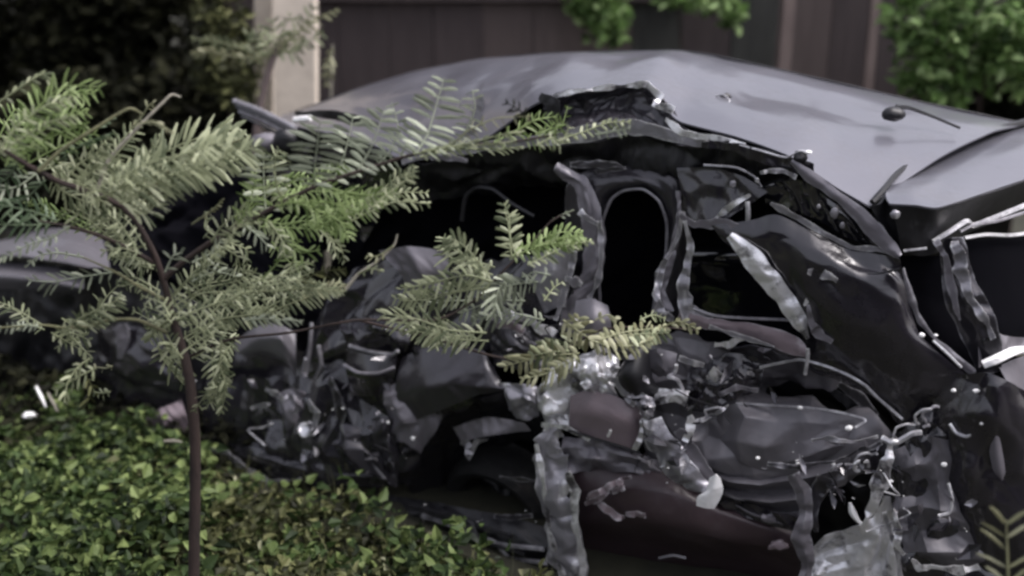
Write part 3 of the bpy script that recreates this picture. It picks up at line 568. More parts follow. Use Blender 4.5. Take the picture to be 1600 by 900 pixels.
sheet('highlight_sliver', [[(1552, 676, -.012), (1556, 672, -.018), (1561, 678, -.012)], [(1546, 705, -.012), (1556, 705, -.022), (1568, 715, -.012)], [(1552, 735, -.012), (1562, 740, -.02), (1571, 738, -.012)], [(1562, 748, -.01), (1566, 751, -.014), (1568, 746, -.01)]], M['lav'], car, thick=.008)  # pale piece stands in for a highlight sliver on the tail panel
for pts in ([(1484, 662, .0), (1494, 676, -.01), (1510, 682, -.015), (1520, 676, -.01)], [(1560, 608, .04), (1572, 626, .04), (1582, 624, .05)]): rod('panel_lip', pts, 6, M['silver2'], car)
for a, b, r, o in ((1490, 610, .011, .03), (1525, 611, .013, .03), (1475, 726, .013, -.01), (1250, 637, .011, .0), (1326, 669, .016, -.02), (1184, 716, .010, -.07), (1246, 724, .007, -.06), (1302, 725, .009, -.02), (1398, 690, .014, -.03), (1392, 752, .010, -.03), (1534, 662, .008, .0), (1462, 524, .008, .02), (1440, 524, .013, .02)):
    lump('clip', S(a, b, o - .03), r, M['white'], car, (1.2, .6, .9), a)

sheet('crushed_skin', [[(300, 600, .14), (380, 590, .1), (460, 590, .1), (540, 560, .1), (620, 545, .1), (700, 545, .08), (780, 570, .08)],
                       [(310, 650, .1), (380, 640, .06), (460, 650, .04), (540, 640, .05), (620, 640, .04), (690, 630, .03), (740, 625, .05)],
                       [(320, 700, .08), (390, 700, .03), (460, 700, .0), (530, 700, .01), (590, 710, .02), (640, 700, .05), (680, 660, .08)],
                       [(350, 740, .07), (410, 745, .02), (470, 748, -.01), (530, 752, .0), (580, 760, .03), (615, 765, .06), (640, 760, .1)]], M['crushed'], car, amp=0.03, s=3.6, seed=151, res=.006, edge=1, rag=.02)
sheet('crushed_skin', [[(960, 530, .09), (1060, 525, .08), (1160, 545, .08), (1250, 560, .1), (1340, 600, .14)],
                       [(980, 590, .05), (1060, 590, .05), (1120, 600, .06), (1160, 600, .12), (1200, 610, .2)],
                       [(990, 650, .04), (1060, 650, .03), (1130, 640, .04), (1220, 640, .06), (1360, 650, .1)],
                       [(1010, 700, .03), (1080, 710, .0), (1170, 710, -.01), (1270, 690, .02), (1400, 690, .08)],
                       [(1030, 740, .03), (1100, 760, .0), (1180, 780, -.01), (1270, 770, .01), (1380, 720, .1)]], M['skin'], car, amp=0.03, s=4.2, seed=152, res=.006, edge=1, rag=.02)
sheet('crushed_skin', [[(1360, 700, .03), (1400, 680, .03), (1450, 640, .05), (1500, 620, .07)], [(1370, 780, .03), (1410, 770, .0), (1460, 770, .0), (1520, 780, .03)], [(1380, 940, .02), (1420, 940, -.01), (1480, 940, -.01), (1580, 940, .02)]], M['crushed'], car, amp=.022, s=5.5, seed=153, res=.006, edge=1)
sheet('crushed_skin', [[(560, 420, .22), (640, 400, .2), (720, 410, .2), (820, 400, .2), (900, 400, .18)], [(500, 500, .16), (600, 480, .14), (700, 500, .12), (800, 490, .12), (900, 500, .12)], [(470, 570, .14), (600, 560, .1), (700, 560, .1), (800, 560, .1), (900, 570, .08)]], M['crushed'], car, amp=0.026, s=3.4, seed=154, res=.007, edge=1, rag=.02)
# crushed door and arch metal, right of centre
sheet('rear_door_skin', [[(1078, 655, .03), (1110, 640, .02), (1150, 630, .0), (1200, 634, .03), (1250, 637, .02), (1310, 645, .04), (1352, 656, .06)],
    [(1080, 672, .0), (1118, 664, .03), (1165, 652, -.03), (1215, 658, .0), (1262, 660, .0), (1300, 664, .02), (1345, 664, .05)],
    [(1082, 690, -.03), (1112, 690, .02), (1152, 690, -.05), (1195, 700, -.05), (1240, 690, -.01), (1290, 682, .0), (1338, 670, .04)],
    [(1086, 712, -.01), (1120, 716, .01), (1160, 722, -.04), (1185, 738, -.02), (1235, 722, -.03), (1285, 704, -.02), (1330, 690, .03)],
    [(1092, 738, .02), (1125, 742, -.02), (1160, 745, .02), (1200, 744, .02), (1245, 736, .0), (1290, 716, .02), (1330, 706, .04)]], M['skin'], car, amp=.005, s=7, lin=True, seed=51, res=.006)
rod('door_skin_edge', [(1150, 630, .01), (1200, 633, .01), (1260, 637, .0), (1310, 644, .0), (1352, 656, .02), (1336, 668, -.01)], 4, M['silver2'], car)
sheet('door_inner_fold', [[(1086, 720, .0), (1130, 735, .0), (1180, 742, .0), (1240, 735, .0), (1300, 720, .02)], [(1092, 738, -.045), (1138, 752, -.045), (1188, 757, -.04), (1245, 750, -.03), (1310, 735, -.01)],
    [(1100, 750, .01), (1146, 765, .015), (1196, 768, .01), (1250, 764, .01), (1305, 748, .02)], [(1110, 765, -.04), (1155, 780, -.04), (1205, 785, -.04), (1255, 780, -.03), (1295, 768, -.01)],
    [(1125, 780, .02), (1168, 792, .02), (1215, 802, .015), (1256, 800, .01), (1280, 790, .02)], [(1150, 790, -.02), (1185, 808, -.04), (1225, 820, -.04), (1255, 822, -.03), (1270, 812, -.01)]], M['skin'], car, amp=.006, s=10, lin=True, seed=52, res=.006)
ribbon('folded_strip', [(1240, 740, -.07, 16), (1255, 770, -.08, 26), (1258, 805, -.08, 22), (1252, 840, -.08, 26), (1262, 880, -.08, 22), (1258, 920, -.07, 20)], M['lav'], car, amp=.01, s=16, seed=53, curl=.015)
ribbon('folded_strip', [(1290, 745, -.04, 26), (1275, 775, -.05, 20), (1272, 805, -.06, 12), (1276, 830, -.06, 8)], M['paint2'], car, amp=.01, s=16, seed=54)
ribbon('torn_edge', [(1268, 690, -.06, 3), (1300, 686, -.06, 6), (1330, 690, -.05, 4), (1372, 682, -.03, 3)], M['silver2'], car, amp=.01, s=25, seed=55)
ribbon('torn_edge', [(1200, 724, -.1, 4), (1240, 728, -.1, 6), (1290, 722, -.07, 4), (1340, 706, -.04, 6), (1378, 690, -.03, 5)], M['paint2'], car, amp=.012, s=25, seed=56)
def coil(name, x0, y0, x1, y1, r, turns, o, th, mat):
    pts = []; turns = max(1, turns * .6); th *= .8; ph = x0 % 7; turns_n = int(turns * 8)
    for k in range(turns_n + 1):
        t = k / turns_n; a = 2 * math.pi * turns * t + ph + 1.2 * noise.noise(Vector((t * 3, ph, 1)))
        rr = r * (.75 + 1.3 * noise.noise(Vector((t * 4 + ph, x0, 2)))); pts.append((x0 + (x1 - x0) * t + rr * math.cos(a), y0 + (y1 - y0) * t + rr * .7 * math.sin(a), o + r / 900 * math.sin(a + 1), th))
    rod(name, pts, th, M[mat], car)
coil('twisted_wire', 1385, 690, 1455, 645, 11, 3, -.03, 5, 'silver2'); coil('twisted_wire', 1305, 735, 1372, 705, 9, 3, -.05, 5, 'silver2'); coil('twisted_wire', 1440, 672, 1460, 636, 9, 2, -.01, 6, 'lav')
coil('twisted_wire', 1338, 730, 1352, 724, 12, 1, -.06, 7, 'silver')
rod('torn_wire', [(1378, 684, -.04), (1398, 692, -.05), (1425, 678, -.04), (1440, 676, -.03)], 9, M['silver2'], car)
ribbon('torn_strip', [(1392, 694, -.03, 8), (1384, 722, -.05, 20), (1372, 760, -.06, 24), (1364, 790, -.06, 16), (1350, 822, -.06, 8)], M['silver'], car, amp=.006, s=14, seed=57, curl=.01)
rod('torn_wire', [(1328, 786, -.02, 5), (1332, 800, -.02, 11), (1342, 815, -.02, 6), (1350, 818, -.02, 3)], 8, M['white'], car)
sheet('silver_panel', [[(1262, 862, .0), (1288, 838, -.02), (1312, 830, .0), (1342, 820, -.03), (1364, 808, .0), (1382, 776, -.02), (1392, 776, .0)],
    [(1260, 880, -.02), (1290, 862, .01), (1318, 852, .02), (1348, 846, .0), (1372, 836, -.03), (1390, 812, .0), (1400, 812, .0)],
    [(1256, 905, -.04), (1290, 895, -.03), (1320, 888, -.02), (1350, 885, -.04), (1378, 876, -.01), (1396, 862, -.03), (1408, 858, .0)],
    [(1254, 945, -.02), (1290, 945, -.05), (1320, 945, -.03), (1350, 945, -.06), (1380, 945, -.03), (1402, 945, -.05), (1418, 945, .0)]], M['silver'], car, amp=.009, s=8, lin=True, seed=58, res=.006)
ribbon('torn_edge', [(1382, 800, -.1, 4), (1392, 835, -.1, 8), (1402, 862, -.1, 10), (1408, 910, -.1, 8)], M['silver2'], car, seed=59)
sheet('crushed_side_panel', [[(1396, 705, .0), (1425, 690, .03), (1455, 682, .0), (1492, 690, .03)], [(1398, 735, .0), (1430, 728, -.03), (1462, 722, .0), (1494, 735, .02)], [(1400, 760, .01), (1432, 766, .02), (1466, 765, -.02), (1490, 765, .02)],
    [(1398, 800, -.03), (1430, 790, -.03), (1470, 800, -.05), (1500, 800, .0)], [(1404, 835, .01), (1440, 830, -.01), (1480, 830, .0), (1520, 830, .02)], [(1414, 866, -.02), (1450, 862, -.05), (1500, 864, -.02), (1560, 862, .02)],
    [(1420, 885, .02), (1460, 890, .02), (1510, 890, .02), (1590, 890, .04)], [(1424, 940, -.02), (1460, 940, -.03), (1520, 940, -.03), (1600, 940, .0)]], M['skin'], car, amp=.008, s=8, lin=True, seed=60, res=.007)
ribbon('torn_edge', [(1398, 800, -.11, 4), (1406, 830, -.11, 8), (1400, 850, -.11, 6), (1412, 868, -.11, 5)], M['silver'], car, amp=.008)
ribbon('torn_edge', [(1424, 872, -.12, 4), (1436, 888, -.12, 8), (1455, 886, -.12, 6), (1500, 896, -.12, 14), (1530, 886, -.1, 6)], M['silver'], car, amp=.008, seed=61)
rod('panel_lip', [(1482, 755, -.05), (1488, 780, -.06), (1484, 800, -.07), (1466, 806, -.09)], 5, M['silver2'], car)

# centre: torn post, crumpled silver, cone, maroon seat side
ribbon('torn_post', [(894, 562, .02, 44), (884, 600, .0, 56), (874, 635, -.01, 58), (864, 670, -.02, 44)], M['silver'], car, amp=.016, s=12, seed=71, curl=.02, rag=.012)
ribbon('torn_post', [(872, 672, -.04, 30), (856, 700, -.05, 38), (862, 740, -.06, 48), (875, 790, -.07, 50), (885, 840, -.08, 50), (892, 920, -.08, 54)], M['silver2'], car, amp=.012, s=11, seed=72, curl=.025, thick=.01)
ribbon('torn_edge', [(838, 694, -.06, 6), (846, 730, -.08, 9), (852, 770, -.08, 7), (858, 830, -.09, 6), (880, 900, -.1, 8)], M['silver'], car, amp=.006, seed=73)
ribbon('torn_edge', [(884, 740, -.1, 8), (898, 770, -.1, 14), (898, 820, -.11, 10), (908, 870, -.11, 12), (912, 920, -.11, 14)], M['silver'], car, amp=.008, seed=74)
ribbon('torn_edge', [(845, 664, -.03, 5), (880, 668, -.05, 8), (920, 688, -.07, 4)], M['silver'], car, seed=75)
sheet('crumpled_metal', [[(888, 560, .05), (915, 548, .05), (945, 552, .06), (968, 560, .07)], [(892, 580, .0), (918, 574, -.02), (944, 576, -.01), (966, 585, .03)], [(894, 606, .0), (920, 604, -.04), (945, 602, -.03), (962, 606, .0)], [(898, 628, .0), (925, 625, -.02), (950, 622, -.02), (966, 618, .0)]], M['silver'], car, amp=.032, s=15, seed=76, res=.005)
for i, (a, b, r) in enumerate(((925, 600, .026), (932, 625, .018), (945, 590, .02), (915, 578, .016), (960, 575, .014))): lump('crumpled_metal', S(a, b, -.03), r, M['silver'], car, (1.1, .6, 1), i + 3, .8)
sheet('door_post_cover', [[(892, 618, -.01), (920, 610, -.03), (960, 618, -.04), (990, 634, -.03), (1004, 642, -.01)], [(890, 645, -.03), (920, 645, -.06), (955, 650, -.07), (985, 660, -.06), (1002, 668, -.02)], [(888, 670, -.02), (920, 680, -.05), (950, 690, -.06), (980, 700, -.05), (995, 705, -.02)]], M['pink'], car, amp=.004, s=6, seed=77)
ribbon('torn_edge', [(1010, 640, -.04, 5), (1006, 660, -.05, 12), (1000, 685, -.05, 10), (990, 704, -.05, 5)], M['silver'], car, amp=.006)
rod('torn_wire', [(888, 672, -.05), (925, 684, -.07), (960, 694, -.08), (1000, 708, -.07)], 4, M['black'], car)
rod('torn_wire', [(950, 682, -.09), (953, 676, -.09), (954, 672, -.09)], 5, M['silver'], car)
sheet('black_cone', [[(985, 548, .0), (1000, 540, -.01), (1012, 545, .0)], [(960, 590, -.01), (985, 585, -.06), (1020, 590, -.01)], [(970, 620, .0), (1000, 628, -.04), (1035, 612, .0)]], M['black'], car, amp=.002, s=8, bulge=.02)
ribbon('torn_edge', [(955, 592, -.02, 6), (966, 596, -.04, 16), (976, 612, -.05, 12), (982, 626, -.05, 6), (992, 634, -.05, 6)], M['silver2'], car, amp=.006, seed=78)
sheet('crumpled_metal', [[(1004, 548, .02), (1030, 545, .0), (1058, 552, .02)], [(1012, 575, .02), (1035, 575, -.02), (1054, 580, .0)], [(1028, 590, .02), (1040, 590, .0), (1052, 596, .02)]], M['lav'], car, amp=.012, s=12, seed=79)
coil('twisted_wire', 1050, 570, 1060, 612, 9, 2, -.02, 8, 'silver2')
ribbon('torn_edge', [(1060, 560, .0, 4), (1080, 566, -.01, 9), (1100, 572, .0, 4)], M['silver2'], car); ribbon('torn_edge', [(1104, 590, .0, 6), (1118, 584, -.02, 22), (1134, 590, -.01, 6)], M['silver'], car, amp=.01)
sheet('crumpled_metal', [[(1024, 608, .0), (1050, 606, -.01), (1078, 610, .0)], [(1022, 620, -.03), (1050, 618, -.05), (1074, 620, -.03)], [(1024, 632, .0), (1050, 630, -.02), (1070, 632, .0)]], M['silver'], car, amp=.02, s=22, seed=80, res=.005)
sheet('bracket', [[(992, 626, -.04), (1008, 618, -.04), (1022, 622, -.04)], [(996, 640, -.05), (1008, 640, -.08), (1024, 640, -.05)], [(1002, 654, -.03), (1012, 656, -.04), (1022, 650, -.04)]], M['silver2'], car, amp=.014, s=25, seed=81, res=.005)
lump('bracket_hole', S(1008, 637, -.085), .013, M['black'], car, (1, .5, .8), 2)
sheet('crumpled_metal', [[(1076, 560, .08), (1120, 556, .06), (1165, 552, .06), (1200, 560, .08)], [(1074, 600, .02), (1110, 600, .0), (1150, 590, .0), (1190, 590, .05)], [(1072, 640, .02), (1105, 642, -.01), (1140, 625, .0), (1185, 612, .05)]], M['paint'], car, amp=.03, s=12, seed=82, res=.006)
ribbon('torn_edge', [(1070, 660, -.04, 3), (1100, 655, -.05, 5), (1122, 645, -.05, 6), (1138, 632, -.04, 3)], M['silver2'], car, amp=.01, s=25)
coil('twisted_wire', 1100, 648, 1130, 636, 8, 2, -.04, 5, 'silver2')
ribbon('torn_edge', [(1120, 618, .0, 4), (1150, 606, -.01, 10), (1185, 610, .0, 6)], M['lav'], car, amp=.008)
ribbon('folded_strip', [(1020, 655, -.04, 24), (1032, 690, -.06, 44), (1052, 722, -.07, 46), (1082, 745, -.08, 30), (1108, 768, -.08, 12)], M['silver2'], car, amp=.014, s=12, seed=83, curl=.02)
ribbon('torn_edge', [(1076, 650, -.08, 6), (1078, 670, -.09, 13), (1070, 690, -.09, 8)], M['silver'], car)
ribbon('folded_strip', [(1058, 672, -.06, 10), (1080, 710, -.08, 20), (1104, 740, -.08, 16), (1118, 758, -.08, 8)], M['lav'], car, amp=.01, s=12, seed=84)
sheet('white_tag', [[(1108, 747, -.13), (1118, 742, -.135), (1126, 748, -.13)], [(1104, 766, -.13), (1114, 764, -.14), (1130, 764, -.13)], [(1090, 776, -.13), (1106, 776, -.14), (1126, 778, -.13)], [(1088, 790, -.13), (1102, 794, -.135), (1116, 795, -.13)]], M['white'], car, thick=.012, amp=.001, res=.004)
sheet('seat_side_top', [[(880, 682, .0), (930, 686, -.02), (985, 702, .0), (1040, 725, -.01)], [(876, 700, -.05), (925, 698, -.01), (985, 712, -.05), (1045, 738, .0)], [(884, 716, -.01), (925, 716, -.06), (985, 722, -.01), (1052, 750, -.03)], [(888, 740, -.05), (930, 735, .0), (990, 738, -.04), (1060, 765, .0)]], M['lav'], car, amp=.008, s=11, lin=True, seed=85, res=.006)
sheet('seat_side', [[(890, 728, .0), (950, 726, .0), (1010, 728, -.01), (1060, 745, -.01), (1110, 775, .0), (1170, 800, .02), (1250, 820, .05)],
                    [(896, 770, -.02), (950, 765, -.05), (1015, 765, -.07), (1070, 780, -.06), (1120, 800, -.04), (1180, 820, -.02), (1250, 840, .02)],
                    [(900, 815, .0), (955, 808, -.04), (1020, 812, -.07), (1080, 826, -.06), (1130, 840, -.03), (1190, 850, .0), (1250, 860, .02)],
                    [(905, 850, .06), (960, 850, .07), (1030, 855, .07), (1090, 865, .07), (1140, 870, .08), (1200, 880, .08), (1250, 885, .06)],
                    [(905, 940, .16), (960, 940, .22), (1030, 940, .25), (1090, 940, .25), (1140, 940, .24), (1200, 940, .2), (1250, 940, .14)]], M['maroon'], car, amp=.005, s=4, seed=86, bulge=.01)
for pts in ([(918, 776, -.08, 5), (938, 766, -.09, 10), (962, 754, -.09, 8), (985, 746, -.09, 5)], [(922, 778, -.08, 8), (940, 790, -.09, 10), (962, 806, -.09, 8), (975, 808, -.09, 5)], [(912, 790, -.07, 4), (932, 782, -.09, 10), (950, 768, -.1, 6)], [(955, 770, -.09, 4), (975, 760, -.1, 9), (965, 748, -.1, 5)], [(985, 800, -.08, 4), (1000, 798, -.09, 6), (1010, 806, -.08, 4)]):
    ribbon('torn_cover', pts, M['pink'], car, amp=.014, s=20, seed=len(pts) + int(pts[0][0]))
rod('seat_trim_line', [(1030, 872, -.02), (1052, 868, -.025), (1072, 872, -.02)], 4, M['lav'], car)
lump('seat_bracket', S(1205, 810, -.03), .022, M['lav'], car, (1.4, .6, .8), 5, .5); lump('seat_bracket', S(1216, 852, -.03), .024, M['pink'], car, (1.3, .6, .7), 6, .5)
sheet('inner_sill', [[(1100, 780, -.03), (1160, 785, -.03), (1210, 800, -.04), (1250, 810, -.04)], [(1130, 805, -.02), (1170, 812, -.03), (1210, 825, -.03), (1246, 830, -.03)]], M['paint'], car, amp=.012, s=14, seed=87)

# torn door edge above centre, grey panel
sheet('door_panel_piece', [[(838, 398, .13), (865, 388, .12), (895, 392, .12)], [(832, 440, .12), (862, 430, .1), (890, 430, .12)], [(850, 490, .12), (870, 480, .1), (884, 480, .12)]], M['silver2'], car, amp=.005, s=8, seed=88)
ribbon('torn_edge', [(896, 392, .1, 10), (892, 420, .1, 8), (880, 460, .1, 8), (868, 500, .1, 5)], M['silver2'], car, amp=.006)
ribbon('torn_edge', [(882, 436, .09, 8), (896, 440, .08, 14), (908, 446, .09, 6)], M['silver2'], car)
ribbon('torn_edge', [(770, 492, .05, 5), (795, 486, .04, 10), (820, 500, .04, 12), (850, 515, .03, 16), (866, 522, .03, 8)], M['silver'], car, amp=.012, s=20, seed=89)
ribbon('torn_edge', [(775, 508, .05, 6), (800, 506, .04, 12), (820, 518, .04, 6)], M['pink'], car, amp=.012, s=20, seed=90)
sheet('crumpled_metal', [[(760, 486, .1), (810, 492, .08), (866, 512, .08)], [(762, 530, .06), (810, 535, .04), (870, 540, .06)], [(770, 570, .06), (820, 580, .04), (872, 575, .06)]], M['paint2'], car, amp=.022, s=13, seed=91, res=.006)
sheet('upper_door_skin', [[(590, 392, .14), (640, 385, .13), (700, 392, .14)], [(620, 425, .12), (655, 420, .1), (700, 430, .12)], [(640, 460, .13), (665, 460, .11), (700, 470, .13)]], M['lav'], car, amp=.01, s=8, seed=92)
sheet('seat_cushion', [[(900, 470, .06), (925, 466, .04), (950, 478, .05)], [(896, 500, .03), (925, 500, .0), (955, 505, .04)], [(895, 535, .02), (925, 540, .0), (955, 535, .04)]], M['lav'], car, amp=.004, s=8)

# front arch, wheel and black plastic folds
sheet('wheel_arch_liner', [[(638, 760, .12), (652, 700, .1), (690, 655, .08), (740, 625, .06), (790, 612, .05), (850, 622, .06)],
                           [(655, 790, .2), (675, 730, .2), (710, 690, .18), (750, 660, .16), (800, 645, .15), (850, 650, .14)],
                           [(680, 830, .3), (700, 770, .3), (730, 730, .3), (770, 700, .3), (815, 690, .28), (860, 690, .28)]], M['crushed'], car, amp=0.012, s=5, seed=93)
W = S(790, 775, .32)
def wheel(c, rr, wd, parent):
    ax = CN * .93 + np.array([.1, 0, .3]); ax /= np.linalg.norm(ax); a = np.cross(ax, [0, 0, 1]); a /= np.linalg.norm(a); b = np.cross(a, ax)
    e = empty('wheel', (0, 0, 0)); e.parent = parent; e.location = Vector(c) - parent.location
    prof = [(.60, .10), (.64, -.35), (.72, -.5), (.86, -.56), (.96, -.46), (1.0, -.2), (1.0, .2), (.96, .46), (.86, .5)]
    V = []; Fc = []; n = 48
    for k in range(n):
        th = 2 * math.pi * k / n; fl = 1 - .06 * max(0, math.sin(th * 1.0 + 2.5)) ** 3
        for r, h in prof: V.append(c + (a * math.cos(th) + b * math.sin(th)) * r * rr * fl * (1 + (.012 if k % 2 and .9 < r else 0)) + ax * h * wd)
    m = len(prof)
    for k in range(n):
        for j in range(m - 1): Fc.append((k * m + j, ((k + 1) % n) * m + j, ((k + 1) % n) * m + j + 1, k * m + j + 1))
    mesh('tyre', V, Fc, M['rubber'], e)
    prof = [(.0, -.06), (.12, -.10), (.15, -.02), (.3, .06), (.46, .02), (.54, -.06), (.59, -.3), (.62, -.34), (.61, .1)]
    V = []; Fc = []
    for k in range(n):
        th = 2 * math.pi * k / n; sp_ = .10 if (k % 8) < 4 else 0
        for r, h in prof: V.append(c + (a * math.cos(th) + b * math.sin(th)) * r * rr + ax * (h + (sp_ if .2 < r < .5 else 0)) * wd)
    for k in range(n):
        for j in range(m - 1): Fc.append((k * m + j, ((k + 1) % n) * m + j, ((k + 1) % n) * m + j + 1, k * m + j + 1))
    mesh('rim', V, Fc, M['black'], e)
wheel(W, .235, .17, car)
ribbon('torn_edge', [(720, 690, .06, 6), (735, 700, .05, 14), (730, 715, .05, 8), (745, 690, .05, 6), (760, 686, .05, 4)], M['silver2'], car, amp=.01)
ribbon('torn_edge', [(780, 745, .0, 3), (815, 750, -.01, 6), (846, 752, .0, 3)], M['paint2'], car); ribbon('torn_edge', [(772, 806, -.02, 4), (800, 810, -.03, 8), (832, 806, -.02, 4)], M['paint2'], car)
sheet('arch_flap', [[(708, 668, .06), (760, 652, .05), (820, 660, .03)], [(720, 690, .05), (770, 680, .03), (830, 672, .03)]], M['lav'], car, amp=.008, s=9)
sheet('crumpled_metal', [[(782, 598, .02), (815, 600, .0), (845, 605, .02)], [(790, 620, .0), (820, 622, -.03), (845, 628, .0)], [(800, 650, .02), (825, 655, .0), (842, 650, .02)]], M['silver2'], car, amp=.02, s=16, seed=94, res=.006)
sheet('sill_cover', [[(600, 772, .1), (680, 786, .06), (760, 800, .02), (860, 826, .0)], [(620, 800, .04), (690, 815, -.01), (770, 835, -.05), (866, 862, -.06)], [(650, 832, .06), (720, 850, .02), (790, 870, -.02), (872, 895, -.04)], [(660, 870, .12), (720, 890, .08), (790, 910, .04), (880, 940, .02)]], M['black'], car, amp=.012, s=6, seed=95)
for k, pts in enumerate(([(640, 790, .0), (700, 806, -.03), (760, 826, -.06), (800, 838, -.07)], [(660, 806, .0), (720, 826, -.04), (780, 850, -.07), (850, 858, -.08)], [(690, 800, -.02), (735, 815, -.05), (750, 842, -.07), (820, 866, -.08)], [(716, 828, -.04), (770, 846, -.07), (800, 872, -.07), (856, 880, -.08)])):
    rod('sill_rib', pts, 8, M['paint2' if k % 2 else 'black'], car)

# front wing and the crushed nose, left of centre
sheet('front_wing', [[(630, 560, .08), (660, 545, .06), (710, 540, .05), (755, 548, .05), (772, 572, .05)],
                     [(622, 590, .04), (660, 578, .02), (710, 576, .0), (752, 584, .0), (784, 598, .02)],
                     [(618, 622, .03), (650, 612, .0), (700, 602, -.03), (750, 606, -.02), (790, 608, .0)],
                     [(640, 660, .04), (665, 650, .0), (705, 635, -.02), (745, 620, -.01), (784, 614, .01)]], M['paint2'], car, amp=.009, s=5, seed=101)
sheet('front_wing_fold', [[(600, 600, .05), (630, 600, .04), (672, 622, .02), (690, 650, .02)], [(604, 640, .02), (632, 640, .0), (664, 650, .0), (682, 672, .02)], [(612, 690, .03), (630, 690, .01), (646, 700, .01), (656, 706, .04)]], M['lav'], car, amp=.016, s=9, seed=102)
sheet('wing_lower', [[(490, 668, .05), (530, 662, .02), (568, 670, .02), (600, 700, .04), (618, 730, .05)], [(480, 700, .02), (520, 695, -.02), (565, 705, -.02), (596, 725, .0), (622, 748, .03)], [(500, 735, .03), (540, 735, -.01), (580, 742, -.01), (606, 754, .0), (622, 764, .03)]], M['paint2'], car, amp=0.016, s=6, seed=103, res=.006)
ribbon('torn_edge', [(428, 690, .02, 4), (460, 690, .0, 9), (490, 706, -.01, 9), (510, 716, .0, 4)], M['silver2'], car, amp=.008)
ribbon('torn_edge', [(466, 680, .0, 8), (480, 672, -.01, 20), (486, 660, -.01, 6)], M['silver'], car, amp=.014, s=25)
sheet('wing_piece', [[(430, 618, .05), (455, 606, .03), (478, 612, .05)], [(440, 640, .02), (458, 640, .0), (474, 640, .03)], [(446, 675, .04), (462, 680, .02), (476, 672, .04)]], M['lav'], car, amp=.012, s=12, seed=104)
ribbon('torn_edge', [(480, 625, .0, 5), (496, 645, -.01, 9), (488, 680, -.01, 5)], M['silver2'], car)
ribbon('torn_edge', [(414, 608, .03, 3), (430, 616, .02, 8), (442, 624, .02, 5)], M['silver2'], car); ribbon('torn_edge', [(392, 638, .02, 3), (408, 634, .02, 8), (422, 632, .02, 4)], M['silver2'], car)
sheet('lower_wing_skin', [[(330, 700, .1), (390, 690, .06), (450, 705, .03), (520, 725, .02), (600, 735, .05)], [(340, 712, .05), (400, 715, -.01), (460, 730, -.04), (520, 740, -.04), (580, 744, .0)], [(370, 745, .06), (420, 750, .01), (470, 754, -.03), (520, 756, -.03), (560, 762, .02)]], M['crushed'], car, amp=0.014, s=4, seed=105)
ribbon('torn_edge', [(330, 702, .02, 4), (352, 708, .0, 8), (372, 722, -.01, 9), (388, 734, -.01, 6), (420, 752, -.03, 5), (470, 748, -.05, 4)], M['silver2'], car, amp=.008, seed=106)
sheet('inner_wing', [[(340, 560, .2), (420, 540, .2), (520, 560, .2), (620, 560, .2)], [(330, 640, .16), (420, 630, .14), (520, 640, .14), (620, 640, .14)], [(320, 710, .14), (420, 705, .12), (520, 715, .1), (640, 760, .12)]], M['crushed'], car, amp=0.012, s=4, seed=107)
sheet('wing_top', [[(360, 540, .13), (395, 512, .11), (430, 505, .12), (462, 520, .13)], [(372, 552, .08), (405, 530, .06), (440, 530, .05), (462, 560, .08)], [(420, 560, .1), (440, 562, .07), (452, 570, .07), (462, 590, .1)]], M['skin'], car, amp=.005, s=6, seed=108)
for pts in ([(487, 505, .05), (484, 545, .04), (478, 585, .04)], [(498, 540, .04), (502, 570, .04), (494, 590, .05)], [(478, 560, .03), (474, 580, .03), (478, 588, .03)]): rod('bent_pipe', pts, 6, M['lav'], car)
e = sheet('engine_box', [[(545, 545, .06), (580, 555, .04), (620, 550, .06)], [(540, 580, .04), (580, 590, .0), (618, 582, .04)], [(550, 618, .05), (580, 620, .02), (610, 614, .05)]], M['paint'], car, amp=.006, s=8, thick=.06)
rod('box_rim', [(538, 570, .02), (560, 582, .0), (590, 583, .0), (616, 574, .02)], 5, M['lav'], car); rod('box_rim', [(546, 540, .03), (580, 550, .02), (612, 554, .03), (622, 548, .03)], 6, M['paint2'], car)
sheet('engine_cover', [[(530, 500, .12), (580, 492, .1), (640, 500, .12)], [(535, 525, .06), (580, 520, .03), (640, 535, .06)], [(540, 545, .08), (580, 545, .06), (630, 555, .08)]], M['paint'], car, amp=.02, s=12, seed=109)
ribbon('torn_edge', [(510, 590, .03, 6), (525, 610, .02, 10), (532, 650, .02, 12), (530, 690, .02, 6)], M['paint2'], car, amp=.01)
for a, b, r in ((536, 638, .009), (645, 685, .014), (520, 640, .006), (606, 660, .01), (305, 595, .006)): lump('clip', S(a, b, -.02), r, M['white'], car, (1, .6, 1), a)
sheet('torn_liner', [[(580, 655, .03), (600, 648, .02), (616, 655, .03)], [(590, 700, .01), (606, 690, -.01), (622, 700, .02)], [(604, 745, .03), (616, 740, .01), (624, 745, .03)]], M['paint2'], car, amp=.014, s=14)

